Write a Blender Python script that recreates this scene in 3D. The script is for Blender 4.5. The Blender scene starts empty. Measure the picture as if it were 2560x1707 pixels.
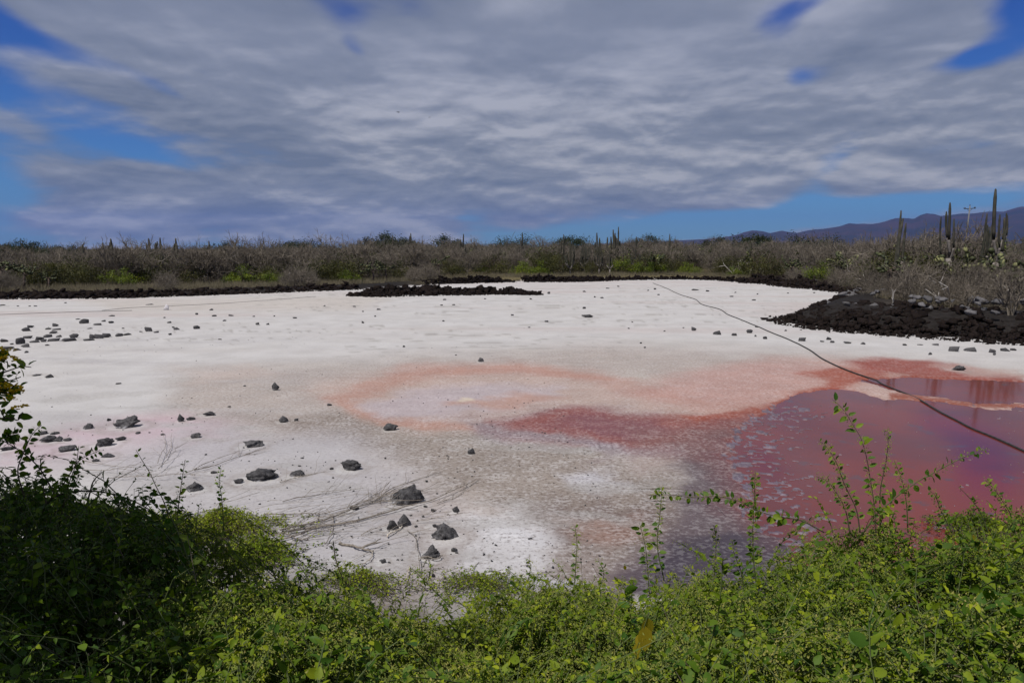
import bpy, math, random
import numpy as np
from mathutils import Vector, Matrix, Euler

random.seed(7)
rng = np.random.default_rng(11)
SC = bpy.context.scene
COL = SC.collection

# ------------------------------------------------------------------ camera
F, CU, CV = 24.0 / 36.0 * 2560.0, 1280.0, 853.5
HORIZON = 622.0
PITCH = math.atan((CV - HORIZON) / F)
CAM_H = 3.0
cam_data = bpy.data.cameras.new('camera')
cam_data.lens = 24.0
cam_data.sensor_width = 36.0
cam_data.clip_start = 0.05
cam_data.clip_end = 40000.0
cam = bpy.data.objects.new('camera', cam_data)
cam.location = (0, 0, CAM_H)
cam.rotation_euler = (math.pi / 2 - PITCH, 0, 0)
COL.objects.link(cam)
SC.camera = cam
cp, sp = math.cos(PITCH), math.sin(PITCH)

def ray(u, v):
    a, b = (u - CU) / F, -(v - CV) / F
    return np.array([a, cp + b * sp, -sp + b * cp])
def P(u, v, z=0.0):
    """point of the level z seen at photo coordinates u, v"""
    d = ray(u, v)
    t = (z - CAM_H) / d[2]
    return np.array([d[0] * t, d[1] * t, z])
def A(u, v, y):
    """point at depth y seen at photo coordinates u, v"""
    d = ray(u, v)
    t = y / d[1]
    return np.array([d[0] * t, y, CAM_H + d[2] * t])
def PX(x, y, z):
    """photo coordinates of world points"""
    dz = z - CAM_H
    depth = y * cp - dz * sp
    up = y * sp + dz * cp
    depth = np.where(depth < 0.05, 0.05, depth)
    return CU + F * x / depth, CV - F * up / depth

# ------------------------------------------------------------------ light and sky
SUN_EL, SUN_AZ = math.radians(60), math.radians(218)      # azimuth clockwise from +Y: behind, to the left
sun_dir = Vector((math.sin(SUN_AZ) * math.cos(SUN_EL), math.cos(SUN_AZ) * math.cos(SUN_EL), math.sin(SUN_EL)))
sd = bpy.data.lights.new('sun', 'SUN')
sd.energy = 4.3
sd.angle = math.radians(0.53)
sd.color = (1.0, 0.955, 0.885)
so = bpy.data.objects.new('sun', sd)
so.rotation_euler = sun_dir.to_track_quat('Z', 'Y').to_euler()
COL.objects.link(so)
SC.view_settings.view_transform = 'Standard'
SC.view_settings.look = 'None'
SC.view_settings.exposure = 0.0
SC.view_settings.gamma = 1.0
SC.view_settings.use_curve_mapping = False

class N:
    """small node-tree helper"""
    def __init__(self, tree):
        self.t = tree; self.n = tree.nodes; self.l = tree.links
    def new(self, typ, ins=None, **props):
        nd = self.n.new(typ)
        for k, v in props.items():
            setattr(nd, k, v)
        for k, v in (ins or {}).items():
            s = nd.inputs[k]
            if isinstance(v, bpy.types.NodeSocket):
                self.l.new(v, s)
            else:
                s.default_value = v
        return nd
    def math(self, op, a, b=0.0, c=0.0, clamp=False):
        nd = self.new('ShaderNodeMath', {0: a, 1: b, 2: c}, operation=op)
        nd.use_clamp = clamp
        return nd.outputs[0]
    def mix(self, f, a, b, blend='MIX'):
        nd = self.n.new('ShaderNodeMix'); nd.data_type = 'RGBA'; nd.blend_type = blend
        for s, v in ((nd.inputs[0], f), (nd.inputs[6], a), (nd.inputs[7], b)):
            if isinstance(v, bpy.types.NodeSocket): self.l.new(v, s)
            else: s.default_value = v if not isinstance(v, tuple) else (v + (1,))[:4]
        return nd.outputs[2]
    def ss(self, x, lo, hi, a=0.0, b=1.0):
        nd = self.new('ShaderNodeMapRange', {0: x, 1: lo, 2: hi, 3: a, 4: b}, interpolation_type='SMOOTHSTEP')
        return nd.outputs[0]
    def noise(self, vec, scale, detail=4.0, rough=0.55, lac=2.0, dist=0.0, dims='3D'):
        nd = self.new('ShaderNodeTexNoise', {'Vector': vec, 'Scale': scale, 'Detail': detail, 'Roughness': rough, 'Lacunarity': lac, 'Distortion': dist}, noise_dimensions=dims)
        return nd.outputs[0]

world = bpy.data.worlds.new('World')
SC.world = world
world.use_nodes = True
w = N(world.node_tree)
w.n.clear()
SKY_STRENGTH = 0.09
sky = w.new('ShaderNodeTexSky', sky_type='NISHITA')
sky.sun_disc = False
sky.sun_elevation = SUN_EL
sky.sun_rotation = SUN_AZ
sky.altitude = 0.0
sky.air_density = 1.0
sky.dust_density = 0.2
sky.ozone_density = 2.0
geo = w.new('ShaderNodeTexCoord').outputs['Generated']
sx = w.new('ShaderNodeSeparateXYZ', {0: geo})
X, Y, Z = sx.outputs
az = w.math('ARCTAN2', X, Y)
el = w.math('ARCSINE', Z)
zz = w.math('ADD', w.math('MAXIMUM', Z, 0.0), 0.075)
cx_ = w.math('DIVIDE', X, zz); cy_ = w.math('DIVIDE', Y, zz)
cvec = w.new('ShaderNodeCombineXYZ', {0: cx_, 1: cy_, 2: 0.0}).outputs[0]
# gentle bending of the rows of cloud
warp = w.noise(cvec, 0.22, 2.0)
rowx = w.math('MULTIPLY', cx_, 0.8)
rowy = w.math('ADD', w.math('MULTIPLY', cy_, 1.0), w.math('MULTIPLY', w.math('SUBTRACT', warp, 0.5), 2.0))
rowy = w.math('SUBTRACT', rowy, w.math('MULTIPLY', w.math('ABSOLUTE', w.math('ADD', cx_, 0.4)), 0.42))
rvec = w.new('ShaderNodeCombineXYZ', {0: rowx, 1: rowy, 2: 0.0}).outputs[0]
n_big = w.noise(rvec, 0.55, 3.0, 0.5)
n_mid = w.noise(rvec, 1.25, 6.0, 0.50, dist=0.15)
n_fine = w.noise(cvec, 1.9, 5.0, 0.5)
pv = w.new('ShaderNodeCombineXYZ', {0: w.math('MULTIPLY', az, 7.0), 1: w.math('MULTIPLY', el, 24.0), 2: 0.0}).outputs[0]
pv2 = w.new('ShaderNodeCombineXYZ', {0: w.math('MULTIPLY', az, 7.0), 1: w.math('ADD', w.math('MULTIPLY', el, 24.0), 0.22), 2: 0.0}).outputs[0]
n_puff = w.noise(pv, 1.0, 6.0, 0.55, dist=0.2)
n_puff2 = w.noise(pv2, 1.0, 6.0, 0.55, dist=0.2)
hv1 = w.new('ShaderNodeCombineXYZ', {0: w.math('MULTIPLY', az, 4.0), 1: w.math('ADD', w.math('MULTIPLY', el, 8.6), w.math('MULTIPLY', w.math('MULTIPLY', w.math('ADD', az, 0.02), w.math('ADD', az, 0.02)), -1.9)), 2: 5.0}).outputs[0]
hv2_ = w.new('ShaderNodeVectorMath', {0: hv1, 1: (0.0, 0.14, 0.0)}, operation='ADD').outputs[0]
n_hi = w.noise(hv1, 1.0, 5.0, 0.46, dist=0.1)
n_hi2 = w.noise(hv2_, 1.0, 5.0, 0.46, dist=0.1)
def sky_dir(u, v):
    d = ray(u, v); d = d / np.linalg.norm(d)
    return math.atan2(d[0], d[1]), math.asin(d[2])
def spot(u, v, su, sv, rot=0.0):
    a0, e0 = sky_dir(u, v)
    da = w.math('SUBTRACT', az, a0); de = w.math('SUBTRACT', el, e0)
    c, s = math.cos(rot), math.sin(rot)
    p = w.math('ADD', w.math('MULTIPLY', da, c), w.math('MULTIPLY', de, s))
    q = w.math('SUBTRACT', w.math('MULTIPLY', de, c), w.math('MULTIPLY', da, s))
    p = w.math('MULTIPLY', p, F / su); q = w.math('MULTIPLY', q, F / sv)
    r2 = w.math('ADD', w.math('MULTIPLY', p, p), w.math('MULTIPLY', q, q))
    return w.math('EXPONENT', w.math('MULTIPLY', r2, -1.0))
gaps = [(-40, 20, 120, 200, 0.0, 0.35), (2600, -40, 160, 120, 0.0, 0.5),   # clear patches between the clouds: u, v, half width, half height, slope, how clear
    (100, 115, 200, 40, -0.25, 1.2), (-150, 280, 190, 230, 0.0, 0.35), (60, 350, 260, 26, -0.12, 0.3), (170, 260, 300, 45, -0.3, 0.6),
    (330, 368, 170, 26, -0.25, 0.7), (510, 178, 130, 28, -0.35, 0.7), (430, 230, 100, 18, -0.4, 0.5), (0, 470, 70, 70, 0, 0.7),
    (870, 70, 80, 50, -0.6, 0.42), (890, 125, 40, 18, -0.5, 0.42), (-40, 600, 330, 30, 0, 0.8), (600, 612, 520, 16, 0, 0.4),
    (1150, 545, 70, 10, 0.0, 0.5), (1500, 588, 480, 34, 0.06, 0.9), (1900, 548, 520, 36, 0.12, 0.9),
    (2330, 505, 400, 34, 0.08, 0.75), (2070, 425, 95, 48, 0.75, 0.85), (2320, 375, 200, 22, 0.1, 0.45),
    (1965, 40, 85, 70, 0.35, 0.8), (2050, 0, 100, 24, 0.2, 0.7), (1995, 190, 46, 28, 0.0, 0.8), (2440, 142, 56, 22, 0.2, 0.7), (2330, 170, 160, 26, 0.22, 0.4),
    (2560, 30, 60, 60, 0.3, 0.8), (1930, 250, 90, 30, 0.2, 0.2)]
fill = [(200, 30, 260, 50, -0.2, 0.4), (220, 190, 260, 34, -0.25, 0.3), (1350, 250, 900, 330, 0.0, 0.25), (560, 450, 380, 75, 0.0, 0.22), (2350, 90, 260, 90, 0.1, 0.15), (2330, 450, 260, 26, 0.08, 0.42), (2200, 405, 80, 26, 0.0, 0.35)]
def amp_(n, k): return w.math('MULTIPLY', w.math('SUBTRACT', n, 0.5), k)
cover = w.math('ADD', amp_(n_big, 0.7), amp_(n_mid, 0.25))
cover = w.math('ADD', cover, amp_(n_hi, 1.7))
cover = w.math('ADD', cover, amp_(n_fine, 0.25))
cover = w.math('ADD', cover, 0.66)
low = w.ss(el, 0.34, 0.10)
cover = w.math('ADD', cover, w.math('MULTIPLY', w.math('SUBTRACT', n_puff, 0.5), w.math('MULTIPLY', low, 1.1)))
for g in gaps:
    cover = w.math('SUBTRACT', cover, w.math('MULTIPLY', spot(*g[:5]), g[5] * 0.72))
for g in fill:
    cover = w.math('ADD', cover, w.math('MULTIPLY', spot(*g[:5]), g[5]))
mask = w.ss(cover, -0.05, 0.52)
# light and dark billows
vec2 = w.new('ShaderNodeVectorMath', {0: rvec, 1: (0.0, 0.10, 0.0)}, operation='ADD').outputs[0]
n_up = w.noise(vec2, 1.25, 6.0, 0.50, dist=0.15)
relief = w.math('SUBTRACT', n_mid, n_up)
bright = w.math('ADD', amp_(n_big, 0.7), amp_(n_mid, 0.15))
bright = w.math('ADD', bright, amp_(n_fine, 0.15))
bright = w.math('ADD', bright, amp_(n_hi, 1.5))
bright = w.math('ADD', bright, w.math('MULTIPLY', w.math('SUBTRACT', n_hi, n_hi2), 0.7))
bright = w.math('ADD', bright, w.math('MULTIPLY', relief, 0.5))
bright = w.math('ADD', bright, 0.45)
bright = w.math('ADD', bright, w.math('MULTIPLY', w.math('SUBTRACT', n_puff, n_puff2), w.math('MULTIPLY', low, 2.6)))
bright = w.math('ADD', bright, w.math('MULTIPLY', w.math('SUBTRACT', n_puff, 0.5), w.math('MULTIPLY', low, 0.9)))
bright = w.math('ADD', bright, w.math('MULTIPLY', spot(1500, 160, 800, 330), 0.20))
bright = w.math('SUBTRACT', bright, w.math('MULTIPLY', spot(1000, 560, 2500, 130), -0.06))
bright = w.math('SUBTRACT', bright, w.math('MULTIPLY', spot(100, 200, 600, 500), 0.16))
ramp = w.new('ShaderNodeValToRGB', {0: bright})
cr = ramp.color_ramp
K = 1.0 / SKY_STRENGTH
cr.elements[0].position = 0.0; cr.elements[0].color = (0.155, 0.188, 0.258, 1)
cr.elements[1].position = 1.0; cr.elements[1].color = (0.42, 0.440, 0.520, 1)
e = cr.elements.new(0.5); e.color = (0.240, 0.270, 0.345, 1)
lowc = w.mix(w.ss(el, 0.02, 0.30), (1.14, 1.08, 0.90), (1.0, 1.0, 1.0))
cloud0 = w.mix(1.0, ramp.outputs[0], lowc, 'MULTIPLY')
cloud = w.new('ShaderNodeVectorMath', {0: cloud0, 1: (K, K, K)}, operation='MULTIPLY').outputs[0]
tint = w.mix(w.ss(el, 0.0, 0.42), (0.26, 0.52, 0.86), (0.11, 0.27, 0.80))
blue = w.mix(1.0, sky.outputs[0], tint, 'MULTIPLY')
out = w.mix(w.math('MULTIPLY', mask, 0.96), blue, cloud)
bg = w.new('ShaderNodeBackground', {0: out, 1: SKY_STRENGTH})
wo = w.new('ShaderNodeOutputWorld', {0: bg.outputs[0]})

SC.cycles.max_bounces = 7
SC.cycles.diffuse_bounces = 3
SC.cycles.glossy_bounces = 3
SC.cycles.transmission_bounces = 4
SC.cycles.volume_bounces = 0
SC.cycles.transparent_max_bounces = 6

# ------------------------------------------------------------------ helpers
def tag(o, label=None, cat=None, group=None, kind=None):
    if label: o['label'] = label
    if cat: o['category'] = cat
    if group: o['group'] = group
    if kind: o['kind'] = kind
    return o
def link(o, parent=None):
    COL.objects.link(o)
    if parent is not None: o.parent = parent
    return o
def empty(name, loc=(0, 0, 0), rz=0.0):
    o = bpy.data.objects.new(name, None)
    o.empty_display_size = 0.2
    o.location = loc; o.rotation_euler = (0, 0, rz)
    return link(o)
def mesh_np(name, V, Fc, mat, smooth=False, attrs=None):
    """V (n,3), Fc (m,3) or (m,4) or a list of such arrays"""
    if not isinstance(Fc, list): Fc = [Fc]
    Fc = [f for f in Fc if len(f)]
    me = bpy.data.meshes.new(name)
    V = np.asarray(V, dtype=np.float32)
    me.vertices.add(len(V)); me.vertices.foreach_set('co', V.ravel())
    tot = [np.full(len(f), f.shape[1], dtype=np.int32) for f in Fc]
    idx = np.concatenate([np.asarray(f, dtype=np.int32).ravel() for f in Fc])
    tot = np.concatenate(tot)
    me.loops.add(len(idx)); me.loops.foreach_set('vertex_index', idx)
    me.polygons.add(len(tot))
    start = np.concatenate([[0], np.cumsum(tot)[:-1]]).astype(np.int32)
    me.polygons.foreach_set('loop_start', start)
    me.polygons.foreach_set('loop_total', tot)
    if smooth: me.polygons.foreach_set('use_smooth', np.ones(len(tot), dtype=bool))
    me.update(calc_edges=True)
    for k, a in (attrs or {}).items():
        a = np.asarray(a, dtype=np.float32)
        if a.ndim == 1:
            at = me.attributes.new(k, 'FLOAT', 'POINT'); at.data.foreach_set('value', a)
        else:
            at = me.attributes.new(k, 'FLOAT_COLOR', 'POINT')
            c = np.ones((len(a), 4), dtype=np.float32); c[:, :3] = a
            at.data.foreach_set('color', c.ravel())
    if mat is not None:
        for m in (mat if isinstance(mat, list) else [mat]): me.materials.append(m)
    return me
def obj(name, me, parent=None, loc=(0, 0, 0), rot=(0, 0, 0), scale=1.0):
    o = bpy.data.objects.new(name, me)
    o.location = loc; o.rotation_euler = rot
    o.scale = (scale,) * 3 if not hasattr(scale, '__len__') else scale
    return link(o, parent)

def _h(ix, iy, seed):
    h = (ix.astype(np.int64) * 374761393 + iy.astype(np.int64) * 668265263 + seed * 974634777) & 0x7fffffff
    h = ((h ^ (h >> 13)) * 1274126177) & 0x7fffffff
    return ((h ^ (h >> 16)) & 0xffff) / 65535.0
def vnoise(x, y, seed=0):
    ix, iy = np.floor(x), np.floor(y)
    fx, fy = x - ix, y - iy
    fx = fx * fx * (3 - 2 * fx); fy = fy * fy * (3 - 2 * fy)
    a = _h(ix, iy, seed); b = _h(ix + 1, iy, seed); c = _h(ix, iy + 1, seed); d = _h(ix + 1, iy + 1, seed)
    return (a * (1 - fx) + b * fx) * (1 - fy) + (c * (1 - fx) + d * fx) * fy
def fbm(x, y, seed=0, oct=4):
    s, a, t = 0.0, 1.0, 0.0
    for k in range(oct):
        s = s + a * vnoise(x * 2 ** k + 17.3 * k, y * 2 ** k + 5.1 * k, seed + k); t += a; a *= 0.5
    return s / t
def smooth(x, a, b):
    t = np.clip((x - a) / (b - a), 0, 1)
    return t * t * (3 - 2 * t)
def sdist(px, py, poly, closed=True):
    """signed distance (negative inside) to a polygon, or distance to a polyline"""
    p = np.asarray(poly, dtype=float)
    q = np.roll(p, -1, axis=0) if closed else p[1:]
    p0 = p if closed else p[:-1]
    best = np.full(px.shape, 1e18)
    inside = np.zeros(px.shape, dtype=bool)
    for (ax, ay), (bx, by) in zip(p0, q):
        ex, ey = bx - ax, by - ay
        wx, wy = px - ax, py - ay
        t = np.clip((wx * ex + wy * ey) / (ex * ex + ey * ey + 1e-12), 0, 1)
        dx, dy = wx - ex * t, wy - ey * t
        best = np.minimum(best, dx * dx + dy * dy)
        if closed:
            c = (ay > py) != (by > py)
            xi = ax + (py - ay) / (by - ay if by != ay else 1e-12) * ex
            inside ^= c & (px < xi)
    d = np.sqrt(best)
    return np.where(inside, -d, d) if closed else d
def lin(r, g, b, k=1.0):
    f = lambda c: (c / 255 / 12.92 if c / 255 <= 0.04045 else ((c / 255 + 0.055) / 1.055) ** 2.4) * k
    return np.array([f(r), f(g), f(b)])

# ------------------------------------------------------------------ materials
def material(name):
    m = bpy.data.materials.new(name); m.use_nodes = True
    t = N(m.node_tree); t.n.clear()
    return m, t
def finish(t, shader, disp=None):
    t.new('ShaderNodeOutputMaterial', {0: shader})
def leaf_material(name, c1, c2, c3, trans=0.35, rough=0.5, use_attr=True, spec=0.35):
    m, t = material(name)
    if use_attr:
        f = t.new('ShaderNodeAttribute', attribute_name='tint').outputs['Fac']
    else:
        f = t.new('ShaderNodeObjectInfo').outputs['Random']
    r = t.new('ShaderNodeValToRGB', {0: f})
    cr = r.color_ramp
    cr.elements[0].position = 0.0; cr.elements[0].color = (*c1, 1)
    cr.elements[1].position = 1.0; cr.elements[1].color = (*c3, 1)
    e = cr.elements.new(0.6); e.color = (*c2, 1)
    co = t.new('ShaderNodeTexCoord').outputs['Object']
    n = t.noise(co, 60.0, 3.0)
    col = t.mix(1.0, r.outputs[0], t.mix(n, (0.75, 0.75, 0.75), (1.22, 1.22, 1.1)), 'MULTIPLY')
    b = t.new('ShaderNodeBsdfPrincipled', {'Base Color': col, 'Roughness': rough, 'Specular IOR Level': spec})
    tc = t.mix(1.0, col, (1.25, 1.45, 0.55), 'MULTIPLY')
    tr = t.new('ShaderNodeBsdfTranslucent', {0: tc})
    mx = t.new('ShaderNodeMixShader', {0: trans, 1: b.outputs[0], 2: tr.outputs[0]})
    finish(t, mx.outputs[0])
    return m
def plain_material(name, c1, c2, scale=8.0, rough=0.85, bump=0.3, bscale=None, spec=0.3):
    m, t = material(name)
    co = t.new('ShaderNodeTexCoord').outputs['Object']
    rnd = t.new('ShaderNodeObjectInfo').outputs['Random']
    n = t.noise(co, scale, 6.0, 0.65)
    col = t.mix(t.ss(n, 0.3, 0.7), tuple(c1), tuple(c2))
    col = t.mix(1.0, col, t.mix(rnd, (0.8, 0.8, 0.8), (1.2, 1.18, 1.15)), 'MULTIPLY')
    n2 = t.noise(co, bscale or scale * 3, 5.0, 0.7)
    bp = t.new('ShaderNodeBump', {'Strength': bump, 'Distance': 0.02, 'Height': n2})
    b = t.new('ShaderNodeBsdfPrincipled', {'Base Color': col, 'Roughness': rough, 'Specular IOR Level': spec, 'Normal': bp.outputs[0]})
    finish(t, b.outputs[0])
    return m
# ------------------------------------------------------------------ the ground: salt pan, banks, scrubland
PAN_PX = [(-1500, 758), (-500, 752), (0, 747), (300, 745), (520, 738), (700, 731), (900, 723), (1080, 711), (1240, 704), (1400, 700),
          (1560, 699), (1700, 697), (1790, 699), (1870, 706), (1960, 714), (2040, 722), (2110, 731), (2180, 741),
          (2110, 748), (2030, 768), (1935, 801), (2050, 818), (2180, 830), (2300, 839), (2430, 846), (2560, 853), (3400, 905)]
PAN = [tuple(P(u, v)[:2]) for u, v in PAN_PX] + [(14.0, 4.9), (4.0, 4.6), (0.0, 5.0), (-2.5, 5.4), (-4.5, 5.7), (-14.0, 5.6), (-60, 14)]
HEAD = [tuple(P(u, v)[:2]) for u, v in [(2180, 741), (2110, 748), (2030, 768), (1935, 801), (2050, 818), (2180, 830), (2300, 839), (2560, 853), (3400, 905)]]
def land_d(x, y):
    return sdist(x, y, PAN)
def ground_z(x, y, d=None):
    x = np.asarray(x, float); y = np.asarray(y, float)
    if d is None: d = land_d(x, y)
    near = smooth(y, 9, 6)
    far = 1 - near
    dl = np.maximum(d, 0)
    dh = sdist(x, y, HEAD, closed=False)
    head = smooth(dh, 10, 3) * far
    r = np.sqrt(x * x + y * y)
    left = smooth(x / np.maximum(y, 1), 0.15, -0.45)
    hl = 0.22 * smooth(dl, 0, 1.2) + (1.15 - 0.75 * left) * smooth(dl, 3, 60)
    hl = hl + 0.55 * head * smooth(dl, 0.1, 2.6)
    hl = hl + 0.35 * (fbm(x * 0.12, y * 0.12, 3) - 0.5) * smooth(dl, 1, 12) + 0.12 * (fbm(x * 1.1, y * 1.1, 9) - 0.5) * smooth(dl, 0, 1)
    hl = hl * (1 - 0.3 * smooth(r, 300, 2000))
    hn = 1.35 * smooth(dl, 0, 5.0) + 0.10 * (fbm(x * 2.2, y * 2.2, 5) - 0.5) * smooth(dl, 0, 1)
    hp = 0.03 * (fbm(x * 0.5, y * 0.5, 21, 3) - 0.5)
    return np.where(d > 0, hl * far + hn * near, 0) + hp * smooth(d, 1.0, -1.0)

# --- polar sheet, fine where the photograph looks
azs = np.concatenate([np.linspace(-math.pi, -0.80, 26)[:-1], np.linspace(-0.80, 0.80, 640), np.linspace(0.80, math.pi, 26)[1:]])
vv = np.concatenate([np.linspace(2600, 1720, 30)[:-1], np.linspace(1720, 760, 330)[:-1], np.linspace(760, 652, 110)])
rr = CAM_H * 1.0 / np.tan(np.arctan((vv - CV) / F) + PITCH)
rr = np.concatenate([[0.05, 0.5], rr[rr > 0.6], np.geomspace(rr[-1] * 1.06, 16000, 46)])
AZ, RR = np.meshgrid(azs, rr)
GX, GY = (RR * np.sin(AZ)).ravel(), (RR * np.cos(AZ)).ravel()
GD = land_d(GX, GY)
nr, na = len(rr), len(azs)
U, Vp = PX(GX, GY, np.zeros_like(GX))
front = GY > 1.0
wu = (fbm(GX * 0.8, GY * 0.8, 31, 5) - 0.5); wv = (fbm(GX * 0.8 + 50, GY * 0.8, 37, 5) - 0.5)
wu2 = (fbm(GX * 4, GY * 4, 41, 3) - 0.5); wv2 = (fbm(GX * 4 + 50, GY * 4, 47, 3) - 0.5)
amp = np.clip((Vp - HORIZON) / 300.0, 0.05, 3.0)
UW = U + (wu * 95 + wu2 * 28) * amp
VW = Vp + (wv * 34 + wv2 * 11) * amp * np.clip((Vp - HORIZON) / 420.0, 0.12, 1.5)
KV = 2.6
def region(poly, fe, closed=True, wid=0.0, warp=1.0):
    uu = U + (UW - U) * warp; vw = Vp + (VW - Vp) * warp
    d = sdist(uu, vw * KV, [(a, b * KV) for a, b in poly], closed) - wid
    return smooth(d, fe, -fe) * front if closed else smooth(d, fe, 0) * front
AL = 0.70
col = np.zeros((len(GX), 3)) + lin(208, 205, 205, AL)
spk = np.full(len(GX), 0.10)       # broken crust
wet = np.zeros(len(GX))            # damp film
def paint(m, c, s=None, wt=None, op=1.0):
    global col, spk, wet
    m = (m * op)
    col = col * (1 - m[:, None]) + np.asarray(c) * m[:, None]
    if s is not None: spk = spk * (1 - m) + s * m
    if wt is not None: wet = wet * (1 - m) + wt * m
C = lambda r, g, b: lin(r, g, b, AL)
# far pan: faint warm streaks
st = fbm(GX * 0.05, GY * 0.55, 71, 4)
paint(smooth(st, 0.5, 0.72) * smooth(Vp, 900, 800) * front, C(200, 188, 186), 0.15, op=0.6)
paint(region([(200, 750), (1000, 735), (900, 775), (300, 782)], 40), C(202, 192, 184), 0.2, op=0.6)
# warm speckled crust sweeping through the middle
paint(region([(430, 930), (800, 905), (1500, 862), (2000, 880), (2560, 930), (2560, 1500), (900, 1500), (1000, 1300), (900, 1130), (560, 1080), (430, 1010)], 90), C(182, 170, 164), 0.6, op=0.9)
paint(region([(640, 1040), (900, 1010), (1300, 1110), (1700, 1190), (1650, 1330), (1250, 1260), (950, 1140)], 60), C(150, 138, 130), 0.95, op=0.85)
paint(region([(1280, 1260), (1500, 1240), (1700, 1250), (1740, 1500), (1330, 1500)], 60), C(132, 118, 114), 0.8, op=0.9)
paint(region([(1370, 1290), (1560, 1270), (1620, 1330), (1500, 1380), (1380, 1340)], 60), C(160, 128, 116), 0.7, op=0.7)
# bright new salt
paint(region([(1150, 1290), (1260, 1270), (1330, 1360), (1300, 1480), (1140, 1480), (1120, 1380)], 60), C(224, 224, 230), 1.0, op=0.75)
paint(region([(1400, 1190), (1530, 1175), (1590, 1205), (1480, 1225)], 50), C(208, 206, 214), 0.95, op=0.8)
paint(region([(1240, 1440), (1420, 1445), (1430, 1480), (1240, 1480)], 30), C(205, 204, 212), 0.6, op=0.8)
paint(region([(1580, 935), (1700, 930), (1760, 960), (1650, 985)], 60), C(204, 196, 188), 0.6, op=0.7)
# left side blush
paint(region([(170, 1075), (300, 1045), (480, 1030), (560, 1060), (360, 1095), (180, 1105)], 60), C(198, 164, 174), 0.15, op=0.75)
paint(region([(0, 1110), (120, 1105), (150, 1140), (20, 1150)], 40), C(188, 158, 168), 0.15, op=0.7)
paint(region([(480, 1090), (540, 1075), (560, 1100), (500, 1110)], 30), C(206, 172, 172), 0.15, op=0.6)
paint(region([(0, 1090), (600, 1040), (640, 1140), (0, 1200)], 90), C(196, 178, 188), 0.15, op=0.5)
paint(region([(460, 925), (640, 915), (700, 935), (480, 950)], 40), C(196, 178, 170), 0.3, op=0.6)
paint(region([(500, 1080), (900, 1080), (1100, 1200), (1150, 1500), (300, 1500), (300, 1150)], 110), C(184, 180, 185), 0.3, op=0.75)
ln_ = fbm(GX * 0.16, GY * 1.5, 171, 4)
paint(smooth(np.abs(ln_ - 0.5), 0.018, 0.004) * smooth(Vp, 1000, 820) * smooth(fbm(GX * 0.1, GY * 0.2, 172), 0.42, 0.6) * front, C(168, 164, 160), 0.2, op=0.75)
mo = fbm(GX * 0.35, GY * 0.8, 173, 4)
paint(smooth(mo, 0.50, 0.68) * front, C(194, 187, 180), 0.4, op=0.15)
paint(smooth(fbm(GX * 0.9, GY * 1.8, 174, 4), 0.56, 0.70) * smooth(Vp, 880, 1050) * front, C(176, 172, 170), 0.6, op=0.5)
# soil near the vines
paint(region([(700, 1500), (840, 1440), (1100, 1370), (1120, 1500)], 70), C(172, 162, 160), 0.6, op=0.7)
# salmon rings
paint(region([(780, 965), (930, 935), (1130, 918), (1350, 918), (1520, 940), (1700, 985), (1860, 960), (2050, 905), (2300, 915), (2560, 935), (2560, 1080), (1800, 1110), (1450, 1120), (1250, 1085), (1040, 1072), (880, 1030)], 60), C(194, 168, 158), 0.55, 0.15, op=0.7)
paint(region([(1650, 940), (1900, 898), (2200, 905), (2200, 960), (1990, 1000), (1850, 1020), (1700, 1010), (1560, 990)], 55), C(192, 152, 144), 0.6, 0.2, op=0.8)
ring = [(1010, 925), (1300, 922), (1480, 945), (1620, 985), (1800, 1012), (1950, 1000), (2060, 960), (2200, 925)]
paint(region(ring, 70, False, 4), C(190, 148, 136), 0.5, 0.3, op=0.5)
ring = [(1480, 945), (1300, 922), (1100, 927), (950, 955), (855, 995), (900, 1030), (985, 1055), (1100, 1063), (1240, 1072), (1330, 1105), (1440, 1125)]
paint(region(ring, 44, False, 2, 0.8), C(188, 142, 126), 0.5, 0.3, op=0.65)
# damp film, its sky reflection painted in as a lavender tone
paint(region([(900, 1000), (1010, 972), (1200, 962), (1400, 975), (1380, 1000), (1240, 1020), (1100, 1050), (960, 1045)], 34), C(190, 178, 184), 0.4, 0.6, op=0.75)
paint(region([(1100, 1005), (1300, 985), (1420, 990), (1330, 1010), (1130, 1015)], 26), C(190, 150, 134), 0.3, 0.3, op=0.8)
paint(region([(1130, 990), (1165, 986), (1180, 1000), (1140, 1003)], 10), C(220, 205, 185), 0.1, op=0.9)
# the red tongue
paint(region([(1150, 1050), (1350, 1022), (1500, 1015), (1640, 1030), (1640, 1120), (1500, 1150), (1330, 1120), (1200, 1090)], 50), C(140, 124, 132), 0.8, 0.5, op=0.8)
paint(region([(1440, 1120), (1640, 1090), (1800, 1100), (1760, 1150), (1560, 1140)], 40), C(158, 148, 158), 0.9, 0.4, op=0.8)
red = region([(1240, 1042), (1340, 1032), (1470, 1018), (1560, 1028), (1700, 1035), (1850, 1030), (1960, 1000), (2060, 985), (2060, 1040), (1800, 1075), (1700, 1115), (1560, 1128), (1450, 1110), (1350, 1075)], 44)
paint(red, C(148, 78, 66), 0.5, 0.7, op=0.92)
paint(region([(1370, 1058), (1500, 1035), (1620, 1045), (1680, 1080), (1560, 1105), (1430, 1085)], 30), C(132, 76, 78), 0.35, 0.9, op=0.8)
paint(region([(1700, 1040), (1850, 1022), (1980, 985), (2080, 950), (2000, 930), (2080, 915), (2200, 935), (2140, 965), (2000, 1000), (1880, 1035), (1750, 1058)], 18), C(162, 80, 54), 0.4, 0.5, op=0.85)
paint(region([(2100, 905), (2200, 893), (2320, 900), (2480, 925), (2560, 935), (2560, 952), (2300, 948), (2160, 930)], 20), C(152, 72, 58), 0.45, 0.4, op=0.9)
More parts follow.
